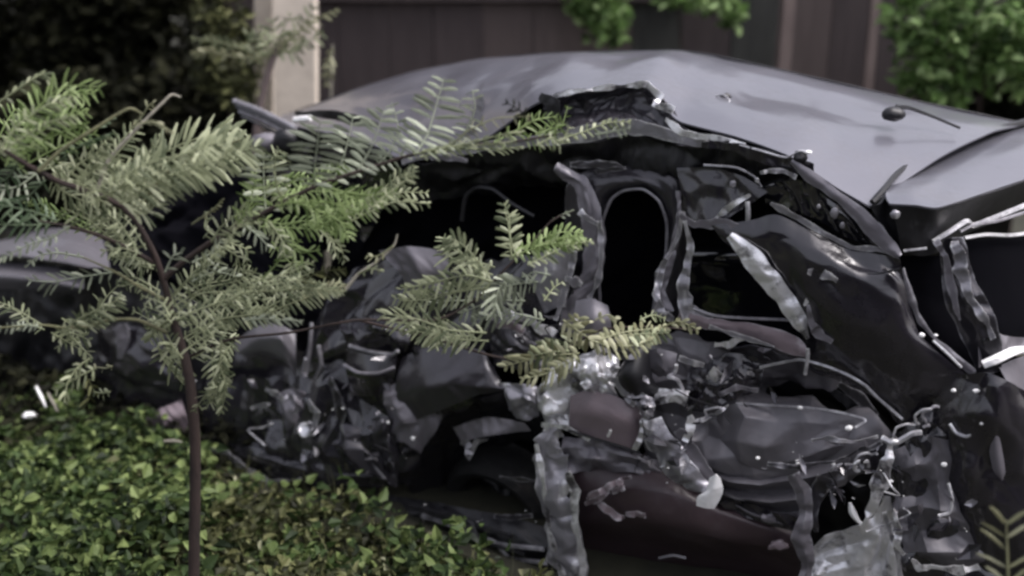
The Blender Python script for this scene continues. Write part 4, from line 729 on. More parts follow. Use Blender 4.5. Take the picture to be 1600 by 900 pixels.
# bonnet, nose and mirror at the far left
sheet('bonnet', [[(-40, 385, .5), (20, 372, .5), (70, 358, .5), (120, 358, .45), (160, 372, .4)], [(-40, 395, .3), (20, 390, .3), (80, 380, .28), (130, 385, .26), (168, 398, .25)], [(-40, 400, .18), (30, 400, .15), (90, 408, .13), (140, 418, .12), (172, 418, .14)]], M['skin'], car, amp=.004, s=4, seed=110, bulge=.02)
sheet('front_panel', [[(-40, 412, .2), (20, 412, .2), (80, 418, .18), (130, 432, .17)], [(-40, 430, .1), (20, 432, .1), (80, 440, .09), (130, 450, .1)], [(-40, 452, .12), (20, 452, .12), (70, 455, .12), (110, 458, .13)]], M['skin'], car, amp=.003, s=4, seed=111)
sheet('nose', [[(-40, 400, .26), (60, 410, .26), (150, 425, .24), (240, 440, .2), (330, 480, .2)], [(-40, 500, .2), (60, 510, .2), (150, 520, .18), (250, 530, .14), (350, 560, .16)], [(-40, 590, .2), (60, 610, .2), (150, 640, .15), (250, 650, .1), (350, 660, .12)], [(-40, 660, .2), (60, 680, .2), (150, 700, .15), (250, 710, .1), (350, 720, .14)]], M['black'], car, amp=.02, s=5, seed=112, res=.014)
sheet('bumper', [[(150, 510, .12), (180, 505, .09), (200, 508, .09), (260, 520, .1)], [(150, 590, .1), (185, 585, .05), (220, 590, .04), (290, 595, .06)], [(155, 670, .1), (190, 672, .05), (240, 680, .03), (310, 680, .06)]], M['paint'], car, amp=.01, s=6, seed=113)
ribbon('bumper_strip', [(186, 508, .06, 22), (192, 530, .05, 18), (188, 560, .05, 8)], M['lav'], car)
sheet('bumper_piece', [[(220, 655, .02), (250, 640, .0), (280, 625, .02)], [(235, 670, .0), (262, 660, -.03), (290, 650, .0)], [(240, 682, .02), (270, 676, .0), (298, 672, .02)]], M['pink'], car, amp=.012, s=10)
for k in range(4): rod('wiper_bar' if k < 2 else 'scuttle_bar', [(366 + k * 4, 158 + k * 8, .5), (405 + k * 4, 172 + k * 9, .46), (462, 200 + k * 8, .4)], 8 - k, M['paint' if k % 2 else 'lav'], car)
mir = lump('door_mirror', S(418, 222, .38), .052, M['lav'], car, (1.25, .8, .75), 8, .12, 14); lump('mirror_glass', S(446, 222, .37), .05, M['black'], car, (1.0, .6, 1), 9, .2)
rod('windscreen_edge', [(460, 187, .36, 9), (472, 186, .36, 10), (486, 185, .36, 9)], 10, M['white'], car)
ribbon('windscreen_seal', [(462, 178, .38, 8), (520, 180, .36, 12), (560, 188, .34, 12), (590, 196, .32, 4)], M['black'], car)
sheet('windscreen', [[(450, 205, .4), (540, 212, .34), (640, 250, .3)], [(420, 260, .5), (500, 300, .45), (600, 320, .4)], [(360, 350, .6), (460, 380, .55), (560, 400, .5)]], M['glass'], car, amp=.01, s=6, seed=114)
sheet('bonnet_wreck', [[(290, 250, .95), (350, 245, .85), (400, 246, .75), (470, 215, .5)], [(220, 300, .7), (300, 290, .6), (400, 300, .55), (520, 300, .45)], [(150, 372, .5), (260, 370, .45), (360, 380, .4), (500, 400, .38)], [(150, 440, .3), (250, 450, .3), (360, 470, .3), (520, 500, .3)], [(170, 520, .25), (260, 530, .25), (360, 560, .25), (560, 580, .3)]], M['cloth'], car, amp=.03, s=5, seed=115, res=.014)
# torn scraps, crumbs and hanging cables over the crushed side
def scraps(name, n, boxes, size, mat, seed, kind='stuff'):
    rs = np.random.RandomState(seed); V = []; Fc = []
    for k in range(n):
        x0, y0, x1, y1, o = boxes[rs.randint(len(boxes))]; c = S(rs.uniform(x0, x1), rs.uniform(y0, y1), o + rs.uniform(-.04, .02))
        a = rs.normal(size=3); a /= np.linalg.norm(a); b_ = rs.normal(size=3); b_ -= a * (a @ b_); b_ /= np.linalg.norm(b_); l = size * rs.uniform(.4, 1.6); w_ = l * rs.uniform(.15, .6); i0 = len(V); n_ = np.cross(a, b_) * l * .3
        V += [c - a * l, c - a * l * .2 + b_ * w_ + n_, c + a * l * .9 + b_ * w_ * .3, c + a * l, c + a * l * .3 - b_ * w_ + n_ * .6, c - a * l * .5 - b_ * w_ * .7, c + n_ * 1.4]
        Fc += [(i0 + j, i0 + (j + 1) % 6, i0 + 6) for j in range(6)]
    tag(mesh(name, V, Fc, mat, car, False), kind=kind)
CZ = [(420, 590, 640, 740, -.02), (880, 540, 1130, 660, -.06), (1180, 680, 1400, 740, -.08), (1290, 700, 1420, 790, -.06), (760, 490, 900, 600, .0), (1000, 640, 1120, 760, -.09), (1380, 780, 1520, 880, -.09)]
scraps('torn_scraps', 45, CZ, .022, M['silver2'], 301); scraps('torn_scraps', 60, CZ + [(340, 540, 640, 760, .0), (1080, 540, 1260, 640, .0)], .03, M['paint2'], 302); scraps('glass_crumbs', 50, CZ + [ (600, 780, 880, 860, -.06)], .0045, M['white'], 303)
rs0 = np.random.RandomState(9)
for k in range(9):
    x0, y0, x1, y1, o = CZ[k % len(CZ)]; a = (rs0.uniform(x0, x1), rs0.uniform(y0, y1)); P = [(a[0], a[1], o)]
    for j in range(4): P.append((P[-1][0] + rs0.uniform(-28, 34), P[-1][1] + rs0.uniform(-8, 26), o + rs0.uniform(-.04, .03)))
    rod('cable', P, 2.6, M['black' if k % 3 else 'silver2'], car)
# antenna on the roof
ab = S(1396, 178, .62)
ant = lump('antenna_base', ab, .030, M['black'], car, (1.3, 1, .8), 6, .15)
rod('antenna_mast', [(1400, 168, .66, 9), (1420, 168, .68, 6), (1460, 183, .72, 4.5), (1500, 200, .74, 4)], 5, M['black'], car)
rod('roof_gutter', [(1362, 320, .05), (1380, 300, .11), (1404, 273, .29), (1452, 242, .59), (1522, 215, .89), (1604, 193, 1.19)], 9, M['black'], car, fn=lambda x, y, o: S(x, y, o) + np.array([0, 0, .008]))

# unseen leaves added behind the camera to shade the car and darken its reflections
def shade_screen():
    rs = np.random.RandomState(77); V = []
    for k in range(9000):
        x = rs.uniform(-11, 11); z = rs.uniform(.0, 1) ** .8 * (3.0 + 1.0 * noise.noise(Vector((x * .5, 0, 2)))); V.append(np.array([x, -4.2 + rs.normal() * .5 - .012 * x * x * -1, z]))
    o = leaves('shade_screen', V, .34, M['dark'], None, up=.2, aspect=.8); tag(o, 'unseen dark leaf screen added behind the camera to shade the wreck and its reflections', 'shade_screen', kind='stuff')
shade_screen()

# ------------------------------------------------------------------ pinnate leaves
def pinnate(name, pts, y0, y1, ln, mat, parent, wd=6, sp=10, tilt=None, ang=62, taper=1, sides=(1, -1), seed=None, droop=.15, gap=0.07, stalk=0.0):
    """one feather of leaflets along an axis given in the photograph, standing at depth y0..y1"""
    seed = seed or int(pts[0][0] * 7 + pts[0][1] * 3 + pts[-1][0]); rs = np.random.RandomState(seed % 99991)
    n = len(pts); P3 = np.array([D(x, y, y0 + (y1 - y0) * i / max(1, n - 1)) for i, (x, y) in enumerate(pts)])
    m = 40; P = cr(P3, m); T = np.gradient(P, axis=0); Ls = np.linalg.norm(np.diff(P, axis=0), axis=1).sum()
    px = np.linalg.norm(P3.mean(axis=0) - O) / F
    V, Fc = [], []
    tube(None, P3, np.linspace(1.5, .7, n) * px, None, None, 4, 14, join=(V, Fc))
    k = max(3, int(Ls / (sp * px))); tl = rs.uniform(-50, 50) if tilt is None else tilt
    for i in range(k):
        t = (i + .5) / k
        if t < stalk: continue
        j = t * (m - 1); a = int(j); f = j - a; c = P[a] * (1 - f) + P[min(a + 1, m - 1)] * f; tv = T[a] / np.linalg.norm(T[a])
        view = c - O; view /= np.linalg.norm(view); s0 = np.cross(tv, view); s0 /= np.linalg.norm(s0) + 1e-9; nn = np.cross(s0, tv)
        env = min(1, .55 + 1.6 * t) * min(1, .38 + 2.2 * (1 - t)) if taper else min(1, .7 + 2 * (1 - t))
        for sd in sides:
            if rs.rand() < gap: continue
            th = R(tl + rs.normal() * 7) * (1 if sd > 0 else -.8); aa = R(ang + rs.normal() * 6 - 20 * t)
            side = s0 * sd * math.cos(th) + nn * math.sin(th)
            d = side * math.sin(aa) + tv * math.cos(aa); d[2] -= droop * rs.uniform(.5, 1.5); d /= np.linalg.norm(d)
            l = ln * px * env * rs.uniform(.85, 1.12); w2 = wd * px * (.5 if wd > 12 else .33) * rs.uniform(.85, 1.15) * min(1, env + .25)
            wv = np.cross(d, nn + rs.normal(size=3) * .35); wv /= np.linalg.norm(wv) + 1e-9; up = np.cross(wv, d); b = len(V)
            dr = np.array([0, 0, -1.]) * l * .10
            V += [c, c + d * l * .18 + wv * w2 * .8, c + d * l * .18 - wv * w2 * .8, c + d * l * .6 + wv * w2 + dr * .3, c + d * l * .6 - up * w2 * .35 + dr * .3, c + d * l * .6 - wv * w2 + dr * .3,
                  c + d * l * .92 + wv * w2 * .55 + dr, c + d * l * .92 - wv * w2 * .55 + dr, c + d * l + dr * 1.2]
            Fc += [(b, b + 1, b + 4, b + 2), (b + 1, b + 3, b + 4), (b + 2, b + 4, b + 5), (b + 4, b + 3, b + 6), (b + 4, b + 7, b + 5), (b + 4, b + 6, b + 8, b + 7)]
    return mesh(name, V, Fc, M[mat], parent, False)

sap = empty('sapling', tuple(D(300, 900, 2.62) * np.array([1, 1, 0])), 'young feathery-leaved sapling with a dark reddish stem in front of the wreck', 'sapling')
def stick(name, pts, y0, y1, r0, r1, mat, parent):
    n = len(pts); P = [D(x, y, y0 + (y1 - y0) * i / (n - 1)) for i, (x, y) in enumerate(pts)]
    return tube(name, P, np.linspace(r0, r1, n) * np.linalg.norm(P[0] - O) / F, M[mat], parent, 8)
b0 = D(303, 900, 2.62); b1 = D(305, 700, 2.66)
tube('trunk', [b0 + (b0 - b1) * (b0[2] + .06) / (b1[2] - b0[2]), b0, b1, D(297, 600, 2.68), D(285, 545, 2.69), D(268, 490, 2.7), D(256, 440, 2.7), D(240, 395, 2.7), D(212, 345, 2.7), D(185, 318, 2.7)],
     np.array([10.5, 9.5, 9, 8.5, 7, 6, 5.2, 5, 4.5, 4]) * 2.9 / F, M['bark'], sap, 10)
stick('branch', [(256, 436), (285, 410), (330, 378), (390, 345), (450, 312), (500, 288), (560, 268), (640, 243), (720, 228), (800, 222), (870, 210)], 2.7, 2.75, 4.5, 1.5, 'bark', sap)
stick('branch', [(190, 322), (150, 303), (95, 285), (50, 262), (0, 232), (-60, 200)], 2.7, 2.55, 5, 3, 'bark', sap)
stick('branch', [(240, 410), (200, 388), (150, 366), (108, 354), (60, 345)], 2.7, 2.6, 4, 1.5, 'bark', sap)
stick('branch', [(262, 470), (225, 452), (180, 425), (130, 402)], 2.7, 2.64, 3, 1.2, 'stemG', sap)
stick('branch', [(290, 560), (360, 530), (450, 520), (560, 500), (680, 500), (740, 470), (790, 420), (830, 380), (862, 345), (897, 329)], 2.74, 2.86, 2.2, 1.2, 'bark', sap)
stick('branch', [(560, 500), (680, 530), (790, 560), (880, 545), (940, 515), (1010, 510), (1090, 516)], 2.82, 2.84, 2.2, 1.2, 'bark', sap)
stick('branch', [(540, 452), (560, 428), (590, 408), (615, 384), (621, 366)], 2.75, 2.78, 3, 1.4, 'twig', sap)
stick('branch', [(140, 510), (100, 512), (66, 508), (0, 512)], 2.66, 2.6, 2.4, 1.4, 'stemG', sap)
stick('branch', [(262, 520), (215, 500), (170, 500), (140, 510)], 2.7, 2.66, 3, 2.4, 'stemG', sap)
stick('branch', [(210, 345), (235, 300), (270, 262), (320, 240), (375, 218)], 2.7, 2.75, 3, 1.2, 'stemG', sap)
stick('branch', [(150, 303), (170, 250), (215, 200), (250, 165), (268, 148), (282, 152)], 2.68, 2.75, 3, 1.6, 'twig', sap)
stick('branch', [(60, 268), (95, 235), (150, 200), (200, 170), (222, 178)], 2.6, 2.7, 3, 2, 'stemG', sap)
T_ = [  # axis points, leaflet length, material, options
 # upper left
 ([(18, 245), (38, 205), (62, 165), (100, 135), (158, 136)], 34, 'leafY', {}), ([(10, 250), (50, 215), (95, 185), (130, 168)], 26, 'leafY', {}), ([(20, 252), (60, 225), (100, 205), (135, 195)], 24, 'leafY', {}), ([(5, 240), (20, 200), (40, 175)], 30, 'leafY', {}),
 ([(-10, 165), (20, 145), (45, 128), (68, 116), (80, 130)], 15, 'leafG', dict(ang=50)), ([(60, 262), (95, 235), (150, 200), (195, 172)], 14, 'leafB', dict(ang=25, gap=.3)), ([(95, 250), (130, 225), (175, 208)], 16, 'leafB', dict(ang=30)),
 ([(205, 200), (222, 182), (232, 165), (240, 160)], 14, 'leafD', dict(gap=.3)), ([(212, 195), (240, 190), (268, 206)], 12, 'leafD', dict(ang=30, gap=.3)),
 # big frond towards the right
 ([(170, 305), (230, 268), (290, 240), (340, 228), (378, 216)], 50, 'leafG', dict(tilt=20, wd=9)), ([(190, 300), (250, 270), (320, 250), (370, 235)], 36, 'leafG', dict(wd=8)), ([(200, 325), (240, 305), (280, 285), (300, 262)], 30, 'leafG', {}), ([(205, 330), (230, 330), (250, 300)], 26, 'leafG', {}),
 ([(150, 300), (165, 262), (190, 232), (215, 205)], 26, 'leafG', {}), ([(130, 296), (150, 255), (175, 225)], 22, 'leafG', {}), ([(100, 285), (125, 255), (160, 235)], 24, 'leafG', dict(ang=70)), ([(115, 290), (140, 270), (175, 255), (190, 268)], 18, 'leafG', {}), ([(160, 308), (190, 290), (215, 262)], 28, 'leafG', {}),
 ([(180, 318), (200, 290), (240, 225)], 22, 'leafG', {}), ([(80, 278), (100, 300), (140, 318)], 24, 'leafG', {}), ([(130, 300), (160, 315), (185, 335)], 24, 'leafG', {}), ([(60, 268), (85, 262), (110, 272)], 26, 'leafG', {}),
 # left edge
 ([(30, 250), (10, 280), (-20, 290)], 26, 'leafB', {}), ([(60, 268), (30, 290), (-10, 300)], 26, 'leafP', {}), ([(70, 282), (40, 310), (-10, 330)], 30, 'leafB', {}), ([(90, 345), (50, 330), (0, 320)], 28, 'leafB', {}), ([(80, 350), (40, 352), (-10, 350)], 26, 'leafB', dict(gap=.2)),
 ([(108, 354), (80, 372), (50, 380), (10, 400), (-10, 405)], 12, 'leafP', {}), ([(150, 366), (110, 345), (70, 330), (45, 315)], 22, 'leafY', {}), ([(180, 378), (140, 345), (100, 325)], 24, 'leafG', {}), ([(200, 386), (170, 350), (140, 325)], 24, 'leafG', {}), ([(215, 392), (190, 352), (170, 335)], 22, 'leafG', {}),
 ([(220, 396), (190, 388), (160, 392)], 20, 'leafG', {}), ([(240, 420), (205, 412), (175, 400)], 20, 'leafG', {}), ([(180, 425), (130, 432), (85, 440), (45, 438)], 24, 'leafP', dict(tilt=35, gap=.15)), ([(130, 402), (90, 395), (60, 400), (40, 418)], 10, 'leafP', dict(gap=.4)), ([(250, 455), (215, 435), (190, 430)], 22, 'leafG', {}),
 ([(66, 508), (40, 492), (15, 478), (-15, 468)], 20, 'leafG', dict(sp=12, wd=5)), ([(60, 510), (30, 508), (-10, 515)], 12, 'leafP', {}), ([(95, 520), (120, 500), (150, 485), (185, 468)], 30, 'leafG', dict(wd=8)), ([(100, 515), (125, 525), (140, 532)], 18, 'leafG', {}), ([(150, 505), (170, 480), (188, 462)], 24, 'leafG', {}),
 ([(110, 520), (100, 535), (85, 545)], 13, 'leafG', dict(gap=.3, wd=9)), ([(110, 525), (130, 545), (145, 560)], 14, 'leafG', dict(gap=.2, wd=9)), ([(150, 575), (120, 590), (85, 610)], 22, 'leafG', dict(gap=.1)), ([(140, 560), (120, 575), (105, 600), (100, 630)], 20, 'leafG', dict(gap=.2)), ([(135, 590), (145, 610), (130, 640)], 18, 'coverY', {}),
 ([(175, 572), (165, 575), (145, 573)], 10, 'leafD', dict(gap=.5)), ([(172, 612), (158, 614), (146, 612)], 12, 'leafG', dict(gap=.4, wd=10)),
 # under the fork
 ([(255, 530), (262, 545), (275, 565), (295, 585)], 30, 'leafG', dict(sides=(1, -1), sp=10, wd=7)), ([(262, 500), (245, 515), (232, 532)], 24, 'leafG', dict(wd=9)), ([(268, 505), (255, 490), (225, 478)], 22, 'leafG', {}), ([(285, 560), (270, 540), (262, 525)], 22, 'leafG', {}),
 ([(352, 545), (350, 580), (352, 615), (345, 645)], 24, 'leafG', dict(sp=11, wd=7)), ([(360, 540), (345, 560), (330, 600)], 20, 'leafG', {}), ([(355, 600), (335, 615), (322, 640)], 20, 'leafG', dict(sp=11)), ([(300, 560), (330, 540), (365, 535)], 26, 'leafG', {}), ([(310, 545), (335, 520), (350, 505)], 28, 'leafG', {}),
 # middle mass right of the fork
 ([(262, 470), (290, 440), (320, 420), (345, 385)], 26, 'leafG', {}), ([(258, 425), (270, 400), (285, 395)], 24, 'leafP', {}), ([(270, 480), (320, 450), (370, 440), (400, 425)], 26, 'leafG', {}), ([(275, 500), (320, 480), (370, 465), (425, 470)], 24, 'leafG', {}), ([(285, 530), (340, 500), (390, 492), (440, 487)], 24, 'leafG', dict(tilt=10)),
 ([(300, 440), (335, 425), (372, 432)], 18, 'leafP', dict(sides=(1,), wd=8)), ([(350, 480), (375, 460), (400, 455), (440, 450)], 20, 'leafG', {}), ([(390, 440), (440, 430), (490, 410)], 18, 'leafG', {}), ([(400, 500), (440, 480), (480, 465), (530, 452)], 22, 'leafG', dict(tilt=5)), ([(380, 500), (420, 498), (470, 502)], 18, 'leafP', dict(ang=40)),
 ([(405, 440), (430, 415), (445, 395), (470, 375)], 14, 'leafY', {}), ([(425, 455), (480, 450), (535, 456)], 22, 'leafG', dict(ang=45)), ([(470, 470), (510, 450), (540, 448)], 16, 'leafD', {}), ([(345, 385), (370, 400), (375, 420)], 18, 'leafG', {}), ([(300, 410), (330, 395), (345, 375)], 20, 'leafP', {}), ([(320, 520), (300, 500), (290, 470)], 22, 'leafG', {}),
 ([(460, 395), (456, 415), (452, 435)], 26, 'leafG', dict(sp=11, wd=5)), ([(470, 440), (500, 425), (540, 420)], 20, 'coverY', {}),
 # along the right branch
 ([(330, 378), (345, 355), (370, 335), (395, 330)], 24, 'leafG', {}), ([(372, 352), (385, 325), (395, 300), (400, 285)], 26, 'leafY', {}), ([(415, 330), (413, 300), (412, 270), (412, 242)], 36, 'leafP', dict(ang=88, sp=10, droop=.02, tilt=5, wd=11.5)), ([(445, 315), (432, 290), (430, 250), (438, 236)], 26, 'leafG', dict(ang=85, droop=.02)),
 ([(492, 290), (492, 260), (496, 225), (500, 188)], 44, 'leafP', dict(ang=88, sp=10, droop=.02, tilt=5, wd=11.5)), ([(520, 282), (535, 250), (545, 215), (552, 180)], 36, 'leafP', dict(ang=85, sp=10, droop=.02, tilt=5, wd=11.5)), ([(560, 265), (575, 240), (590, 205), (600, 172)], 38, 'leafP', dict(ang=80, sp=11, droop=.02, tilt=5, wd=11.5)),
 ([(590, 258), (610, 235), (622, 200), (612, 160)], 28, 'leafP', dict(ang=85, sp=10)), ([(650, 240), (668, 210), (680, 170), (694, 122)], 44, 'leafP', dict(ang=85, sp=10, droop=.02, tilt=5, wd=11.5)), ([(715, 228), (730, 200), (742, 170), (738, 140)], 26, 'leafP', dict(ang=85, sp=10)), ([(625, 245), (640, 215), (648, 190)], 30, 'leafP', dict(ang=85, sp=10)),
 ([(430, 322), (470, 315), (520, 318), (560, 330)], 24, 'leafY', {}), ([(400, 340), (440, 350), (480, 345), (520, 352)], 26, 'leafY', {}), ([(450, 312), (490, 325), (530, 345), (545, 370)], 26, 'leafY', {}), ([(500, 290), (540, 300), (580, 305), (620, 300)], 24, 'leafY', {}), ([(480, 360), (520, 345), (560, 330), (600, 310)], 24, 'leafY', {}),
 ([(540, 350), (580, 330), (620, 315), (672, 318)], 20, 'leafG', dict(wd=7)), ([(570, 320), (600, 300), (625, 278), (646, 270)], 20, 'leafG', {}), ([(440, 360), (450, 380), (470, 395), (500, 390)], 22, 'leafY', {}), ([(380, 350), (400, 365), (420, 385)], 24, 'leafP', {}), ([(470, 300), (500, 270), (540, 258)], 24, 'leafY', {}), ([(380, 338), (420, 300), (470, 280)], 28, 'leafY', {}), ([(420, 345), (440, 375), (445, 400)], 20, 'leafG', {}),
 ([(500, 360), (520, 380), (525, 400)], 18, 'leafG', dict(sp=11)), ([(340, 372), (320, 355), (325, 330)], 14, 'leafG', dict(gap=.4)), ([(300, 350), (330, 330), (350, 310)], 10, 'leafD', dict(gap=.6, ang=30)), ([(615, 384), (590, 400), (572, 400)], 12, 'leafD', dict(gap=.5)), ([(560, 428), (580, 420), (600, 424)], 10, 'leafG', dict(gap=.5)),
 # second cluster
 ([(800, 405), (797, 380), (794, 350), (788, 326)], 28, 'leafG', dict(sp=11, wd=7, tilt=5)), ([(800, 400), (835, 388), (870, 374), (908, 368)], 24, 'leafY', dict(sp=9, wd=8, ang=65, sides=(1, -1))), ([(835, 385), (870, 380), (905, 382)], 18, 'leafY', dict(wd=7)), ([(862, 345), (880, 335), (897, 328)], 8, 'leafP', dict(gap=.4)),
 ([(760, 425), (740, 400), (720, 380), (700, 372)], 30, 'leafG', dict(wd=8)), ([(770, 430), (735, 415), (700, 400), (690, 385)], 28, 'leafG', dict(sp=10, wd=7)), ([(770, 440), (730, 430), (680, 440), (632, 450)], 26, 'leafG', dict(sp=10, wd=7)), ([(760, 450), (720, 455), (670, 468), (628, 470)], 30, 'leafG', dict(sp=10, wd=7)), ([(740, 470), (700, 470), (650, 480)], 28, 'leafP', {}),
 ([(760, 520), (700, 515), (650, 498), (600, 490)], 38, 'leafG', dict(sp=11, wd=7, tilt=10, ang=50)), ([(740, 525), (690, 525), (640, 515)], 28, 'leafG', {}), ([(820, 470), (770, 470), (720, 490)], 30, 'leafP', dict(wd=9)), ([(840, 440), (800, 445), (750, 460)], 32, 'leafP', dict(wd=9)), ([(850, 500), (800, 490), (740, 500)], 28, 'leafP', dict(wd=8)), ([(800, 430), (780, 450), (770, 490)], 34, 'leafP', dict(wd=9)), ([(860, 430), (835, 425), (822, 432)], 20, 'leafP', dict(gap=.3)), ([(850, 470), (865, 450), (880, 440)], 14, 'leafG', dict(gap=.3)),
 ([(700, 500), (690, 520), (680, 545)], 20, 'leafG', {}),
 # frond over the roof edge
 ([(640, 242), (700, 232), (760, 226), (800, 222)], 20, 'leafG', dict(wd=5, sp=12, ang=40)), ([(700, 232), (730, 205), (775, 185), (830, 182)], 18, 'leafD', dict(wd=4, sp=16, sides=(1, -1), gap=.2)), ([(770, 224), (805, 205), (830, 190), (866, 182)], 24, 'leafY', dict(wd=4, sp=13)), ([(820, 220), (845, 215), (866, 212), (870, 184)], 22, 'leafY', dict(wd=4, sp=9)), ([(830, 190), (812, 172), (790, 160)], 18, 'dark', dict(sp=9, wd=5)),
 ([(880, 216), (915, 205), (950, 192), (985, 190)], 14, 'leafG', dict(wd=8)), ([(930, 210), (960, 205), (985, 200)], 12, 'leafP', {}),
 # yellow cluster over the door post
 ([(905, 552), (870, 555), (830, 562), (788, 572)], 34, 'leafD', dict(wd=12, sp=9, ang=80, droop=.3)), ([(890, 548), (860, 550), (830, 556)], 30, 'leafG', dict(wd=10, sp=9, ang=80, tilt=40)), ([(880, 500), (900, 515), (925, 530), (955, 528)], 28, 'leafD', dict(wd=12)), ([(905, 545), (900, 515), (905, 495)], 26, 'leafD', dict(wd=12)),
 ([(940, 530), (970, 520), (1005, 515), (1040, 512)], 28, 'leafD', dict(wd=12, sp=9, ang=75, droop=.3)), ([(960, 525), (1000, 522), (1045, 520)], 24, 'leafG', dict(wd=11, sp=9, ang=75)), ([(1035, 512), (1060, 502), (1092, 515)], 16, 'leafD', dict(wd=9)), ([(905, 560), (880, 570), (850, 585), (815, 592)], 24, 'leafD', dict(wd=9, sp=9, droop=.3)), ([(920, 530), (950, 540), (990, 540), (1020, 530)], 22, 'leafD', dict(wd=9, sp=9, droop=.4)), ([(1000, 500), (1020, 492), (1040, 498)], 12, 'leafG', {}), ([(930, 500), (950, 492), (965, 500)], 14, 'leafD', dict(wd=9)),
]
rs_ = np.random.RandomState(5)
for pts, ln, mat, kw in T_:
    y = 2.70 + rs_.uniform(-.12, .12) + (0.06 if pts[0][0] > 600 else 0); kw = dict(kw)
    pinnate('leaf', pts, y, y + rs_.uniform(-.1, .1), ln, mat, sap, **kw)
    if mat in ('leafG', 'leafY') and 'gap' not in kw and ln >= 18 and pts[0][0] < 900:      # a twin just behind it: the fronds overlap
        d = rs_.uniform(-16, 16, 2); pinnate('leaf', [(a + d[0] + rs_.uniform(-5, 5), b + d[1] + rs_.uniform(-5, 5)) for a, b in pts], y + .1, y + .16, ln * .9, mat, sap, **kw)
        d = rs_.uniform(-22, 22, 2); rs_.rand() < .25 and pinnate('leaf', [(a + d[0] + rs_.uniform(-8, 8), b + d[1] + rs_.uniform(-8, 8)) for a, b in pts], y - .1, y - .04, ln * .8, 'leafG', sap, **kw)

# slender seedling in front of the concrete posts
sl_ = empty('sapling', tuple(D(395, 700, 5.3) * np.array([1, 1, 0])), 'thin-stemmed seedling with a tuft of pale leaves in front of the concrete posts', 'sapling')
stick('trunk', [(392, 700), (396, 400), (398, 240), (408, 160), (425, 95), (440, 60)], 5.3, 5.3, 6.5, 4, 'post', sl_)
for pts, ln in (([(425, 92), (390, 80), (345, 66), (300, 60)], 18), ([(425, 90), (380, 90), (330, 82), (300, 84)], 14), ([(425, 85), (410, 60), (380, 50)], 18), ([(430, 85), (455, 60), (490, 35), (528, 14)], 16), ([(430, 88), (470, 70), (505, 52)], 20), ([(430, 80), (440, 50), (455, 20)], 24), ([(430, 88), (415, 70), (400, 40)], 24), ([(435, 80), (460, 82), (480, 70)], 22), ([(425, 85), (430, 60), (425, 30)], 24), ([(440, 70), (470, 45), (490, 10)], 20)):
    pinnate('leaf', pts, 5.3, 5.3 + rs_.uniform(-.15, .1), ln, 'leafG' if ln > 16 else 'leafD', sl_, wd=7)
# leaf hanging right of the post
lf = empty('seedling', tuple(D(512, 700, 4.6) * np.array([1, 1, 0])), 'spindly yellowing seedling just right of the wide concrete post', 'seedling')
stick('stem', [(508, 700), (512, 400), (518, 120), (520, 70)], 5.9, 5.9, 2.5, 1.2, 'twig', lf)
pinnate('leaf', [(520, 75), (514, 100), (510, 135)], 5.85, 5.85, 14, 'leafD', lf, wd=8)
# low plant in the lower right corner
lp = empty('fern', tuple(D(1575, 900, 2.15) * np.array([1, 1, 0])), 'small beige-leaved plant poking up in the lower right corner', 'plant')
b0 = D(1575, 900, 2.15); b1 = D(1573, 815, 2.15)
tube('stem', [b0 + (b0 - b1) * (b0[2] + .05) / (b1[2] - b0[2]), b0, b1], [.006, .004, .002], M['stemG'], lp, 6)
pinnate('leaf', [(1576, 960), (1575, 900), (1573, 850), (1572, 812)], 2.14, 2.15, 46, 'leafD', lp, wd=9, sp=24, ang=62, droop=-.2, tilt=8, taper=0)

# ------------------------------------------------------------------ ground cover
def zc(x, y): return .06 * noise.noise(Vector((x * .7, y * .7, 3))) + .03 * noise.noise(Vector((x * 3, y * 3, 1))) - .05
def cover(name, n, region, size, mat, hgt, label, seed, up=.45):
    rs = np.random.RandomState(seed); sp_ = []
    while len(sp_) < n:
        px, py = rs.uniform(region[0], region[2]), rs.uniform(region[1], region[3]); g = G(px, py)
        if region[4] and not region[4](px, py): continue
        h = hgt * (.35 + .9 * (noise.noise(Vector((g[0] * 2.6, g[1] * 2.6, seed))) + .45)) * math.sqrt(rs.rand())
        if h < 0.012 or noise.noise(Vector((g[0] * 6, g[1] * 6, seed + 3))) < -.12 and rs.rand() < .75: continue
        sp_.append(np.array([g[0] + rs.normal() * .02, g[1] + rs.normal() * .02, zc(g[0], g[1]) + h]))
    tag(leaves(name, sp_, size, M[mat], None, up=up, aspect=.62), label, 'plants', kind='stuff')
edge = lambda px: 690 - 38 * max(0, min(1, (190 - px) / 120)) + max(0, px - 180) * .30 + max(0, px - 560) * .15
cover('ground_cover', 10500, (-160, 620, 330, 1050, lambda x, y: y > edge(x) + 22 * noise.noise(Vector((x * .03, y * .01, 0)))), .045, 'cover', .24, 'dense green ground cover filling the lower left corner', 31, .35)
cover('ground_cover', 5000, (190, 690, 860, 1080, lambda x, y: y > edge(x) + 8 + 26 * noise.noise(Vector((x * .03, y * .01, 4)))), .042, 'coverY', .18, 'sparser olive ground cover under the crushed front wing', 32, .3)
cover('ground_cover', 2400, (200, 700, 850, 1060, lambda x, y: y > edge(x) + 14 + 24 * noise.noise(Vector((x * .03, 2, 4)))), .045, 'cover', .22, 'green weeds scattered among the olive ground cover', 33, .3)
cover('undergrowth', 8000, (-200, 300, 560, 720, None), .05, 'dark', .25, 'dark undergrowth on the shaded ground behind the bonnet', 34)  # leaves coloured dark to stand in for shadow beneath and behind the nose
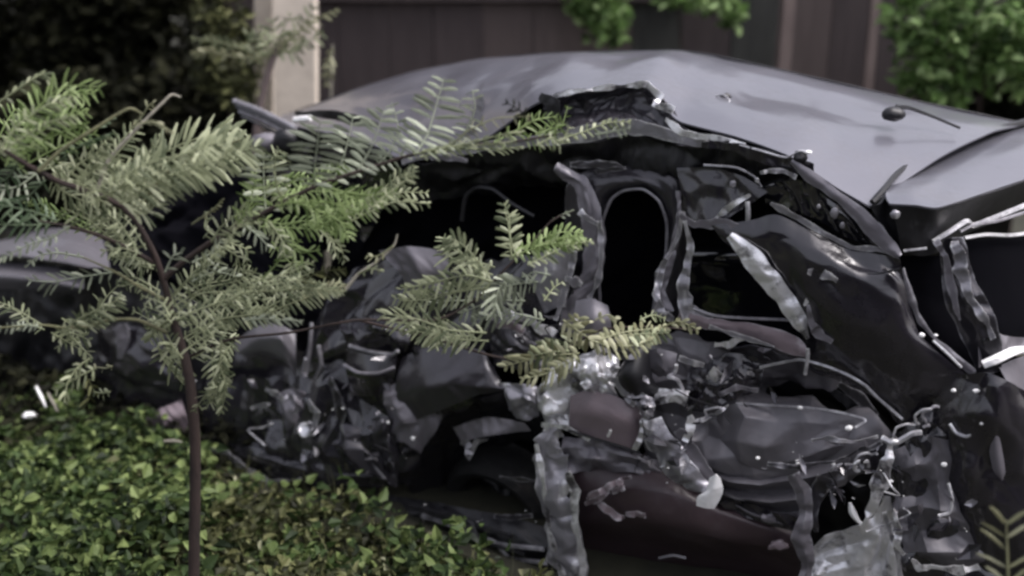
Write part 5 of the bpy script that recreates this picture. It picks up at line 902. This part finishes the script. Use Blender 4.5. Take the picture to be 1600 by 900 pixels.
def blades(n, seed):
    rs = np.random.RandomState(seed); V = []; Fc = []
    for k in range(n):
        px = rs.uniform(-60, 850); py = rs.uniform(edge(px) - 12, 1000); g = G(px, py); z = zc(g[0], g[1]); a = rs.uniform(0, 6.28); l = rs.uniform(.07, .26) * rs.rand() ** .4; w2 = rs.uniform(.0015, .004)
        d = np.array([math.cos(a), math.sin(a), 0]); sd = np.array([-d[1], d[0], 0]); bnd = rs.uniform(.1, .9); b0 = len(V)
        for t in (0, .35, .7, 1): 
            c = np.array([g[0], g[1], z]) + d * l * bnd * t * t + np.array([0, 0, l * (t - .35 * bnd * t * t)]); V += [c + sd * w2 * (1 - t * .95), c - sd * w2 * (1 - t * .95)]
        Fc += [(b0 + 2 * i, b0 + 2 * i + 1, b0 + 2 * i + 3, b0 + 2 * i + 2) for i in range(3)]
    tag(mesh('grass', V, Fc, M['coverY'], None, False), 'thin grass blades rising through the ground cover', 'grass', kind='stuff')
blades(1500, 35)
def fallen(n, seed):
    rs = np.random.RandomState(seed); sp_ = []
    for k in range(n):
        px = rs.uniform(-60, 860); py = rs.uniform(edge(px) - 25, 1020); g = G(px, py); sp_.append(np.array([g[0], g[1], zc(g[0], g[1]) + rs.uniform(.02, .14)]))
    tag(leaves('fallen_leaves', sp_, .035, M['leafD'], None, up=.7, aspect=.45), 'dry fallen leaves caught in the ground cover', 'leaves', kind='stuff')
fallen(170, 36)
def litter(px, py, l, ang, mat, label, wd=.012, name='fallen_stick'):
    g = G(px, py, .2); d = np.array([math.cos(R(ang)), math.sin(R(ang)) * .5, math.sin(R(ang)) * .8]); d /= np.linalg.norm(d)
    o = tube(name, [g - d * l / 2, g + d * l * .1 + np.array([0, 0, .004]), g + d * l / 2], [wd * .7, wd, wd * .5], M[mat], None, 7); tag(o, label, 'stick' if name == 'fallen_stick' else 'litter')
litter(64, 620, .10, -62, 'white', 'pale straight sliver sticking up at the left edge of the green plants', .006)
litter(270, 690, .07, -3, 'twig', 'short pale stick lying left of the sapling stem', .006)
litter(82, 628, .09, -60, 'twig', 'duller sliver leaning beside the pale one', .006)

tag(lump('litter_scrap', G(46, 648, .13), .018, M['white'], None, (1.4, 1, .7), 3, .5), 'small bright white scrap among the leaves at the left edge', 'litter')
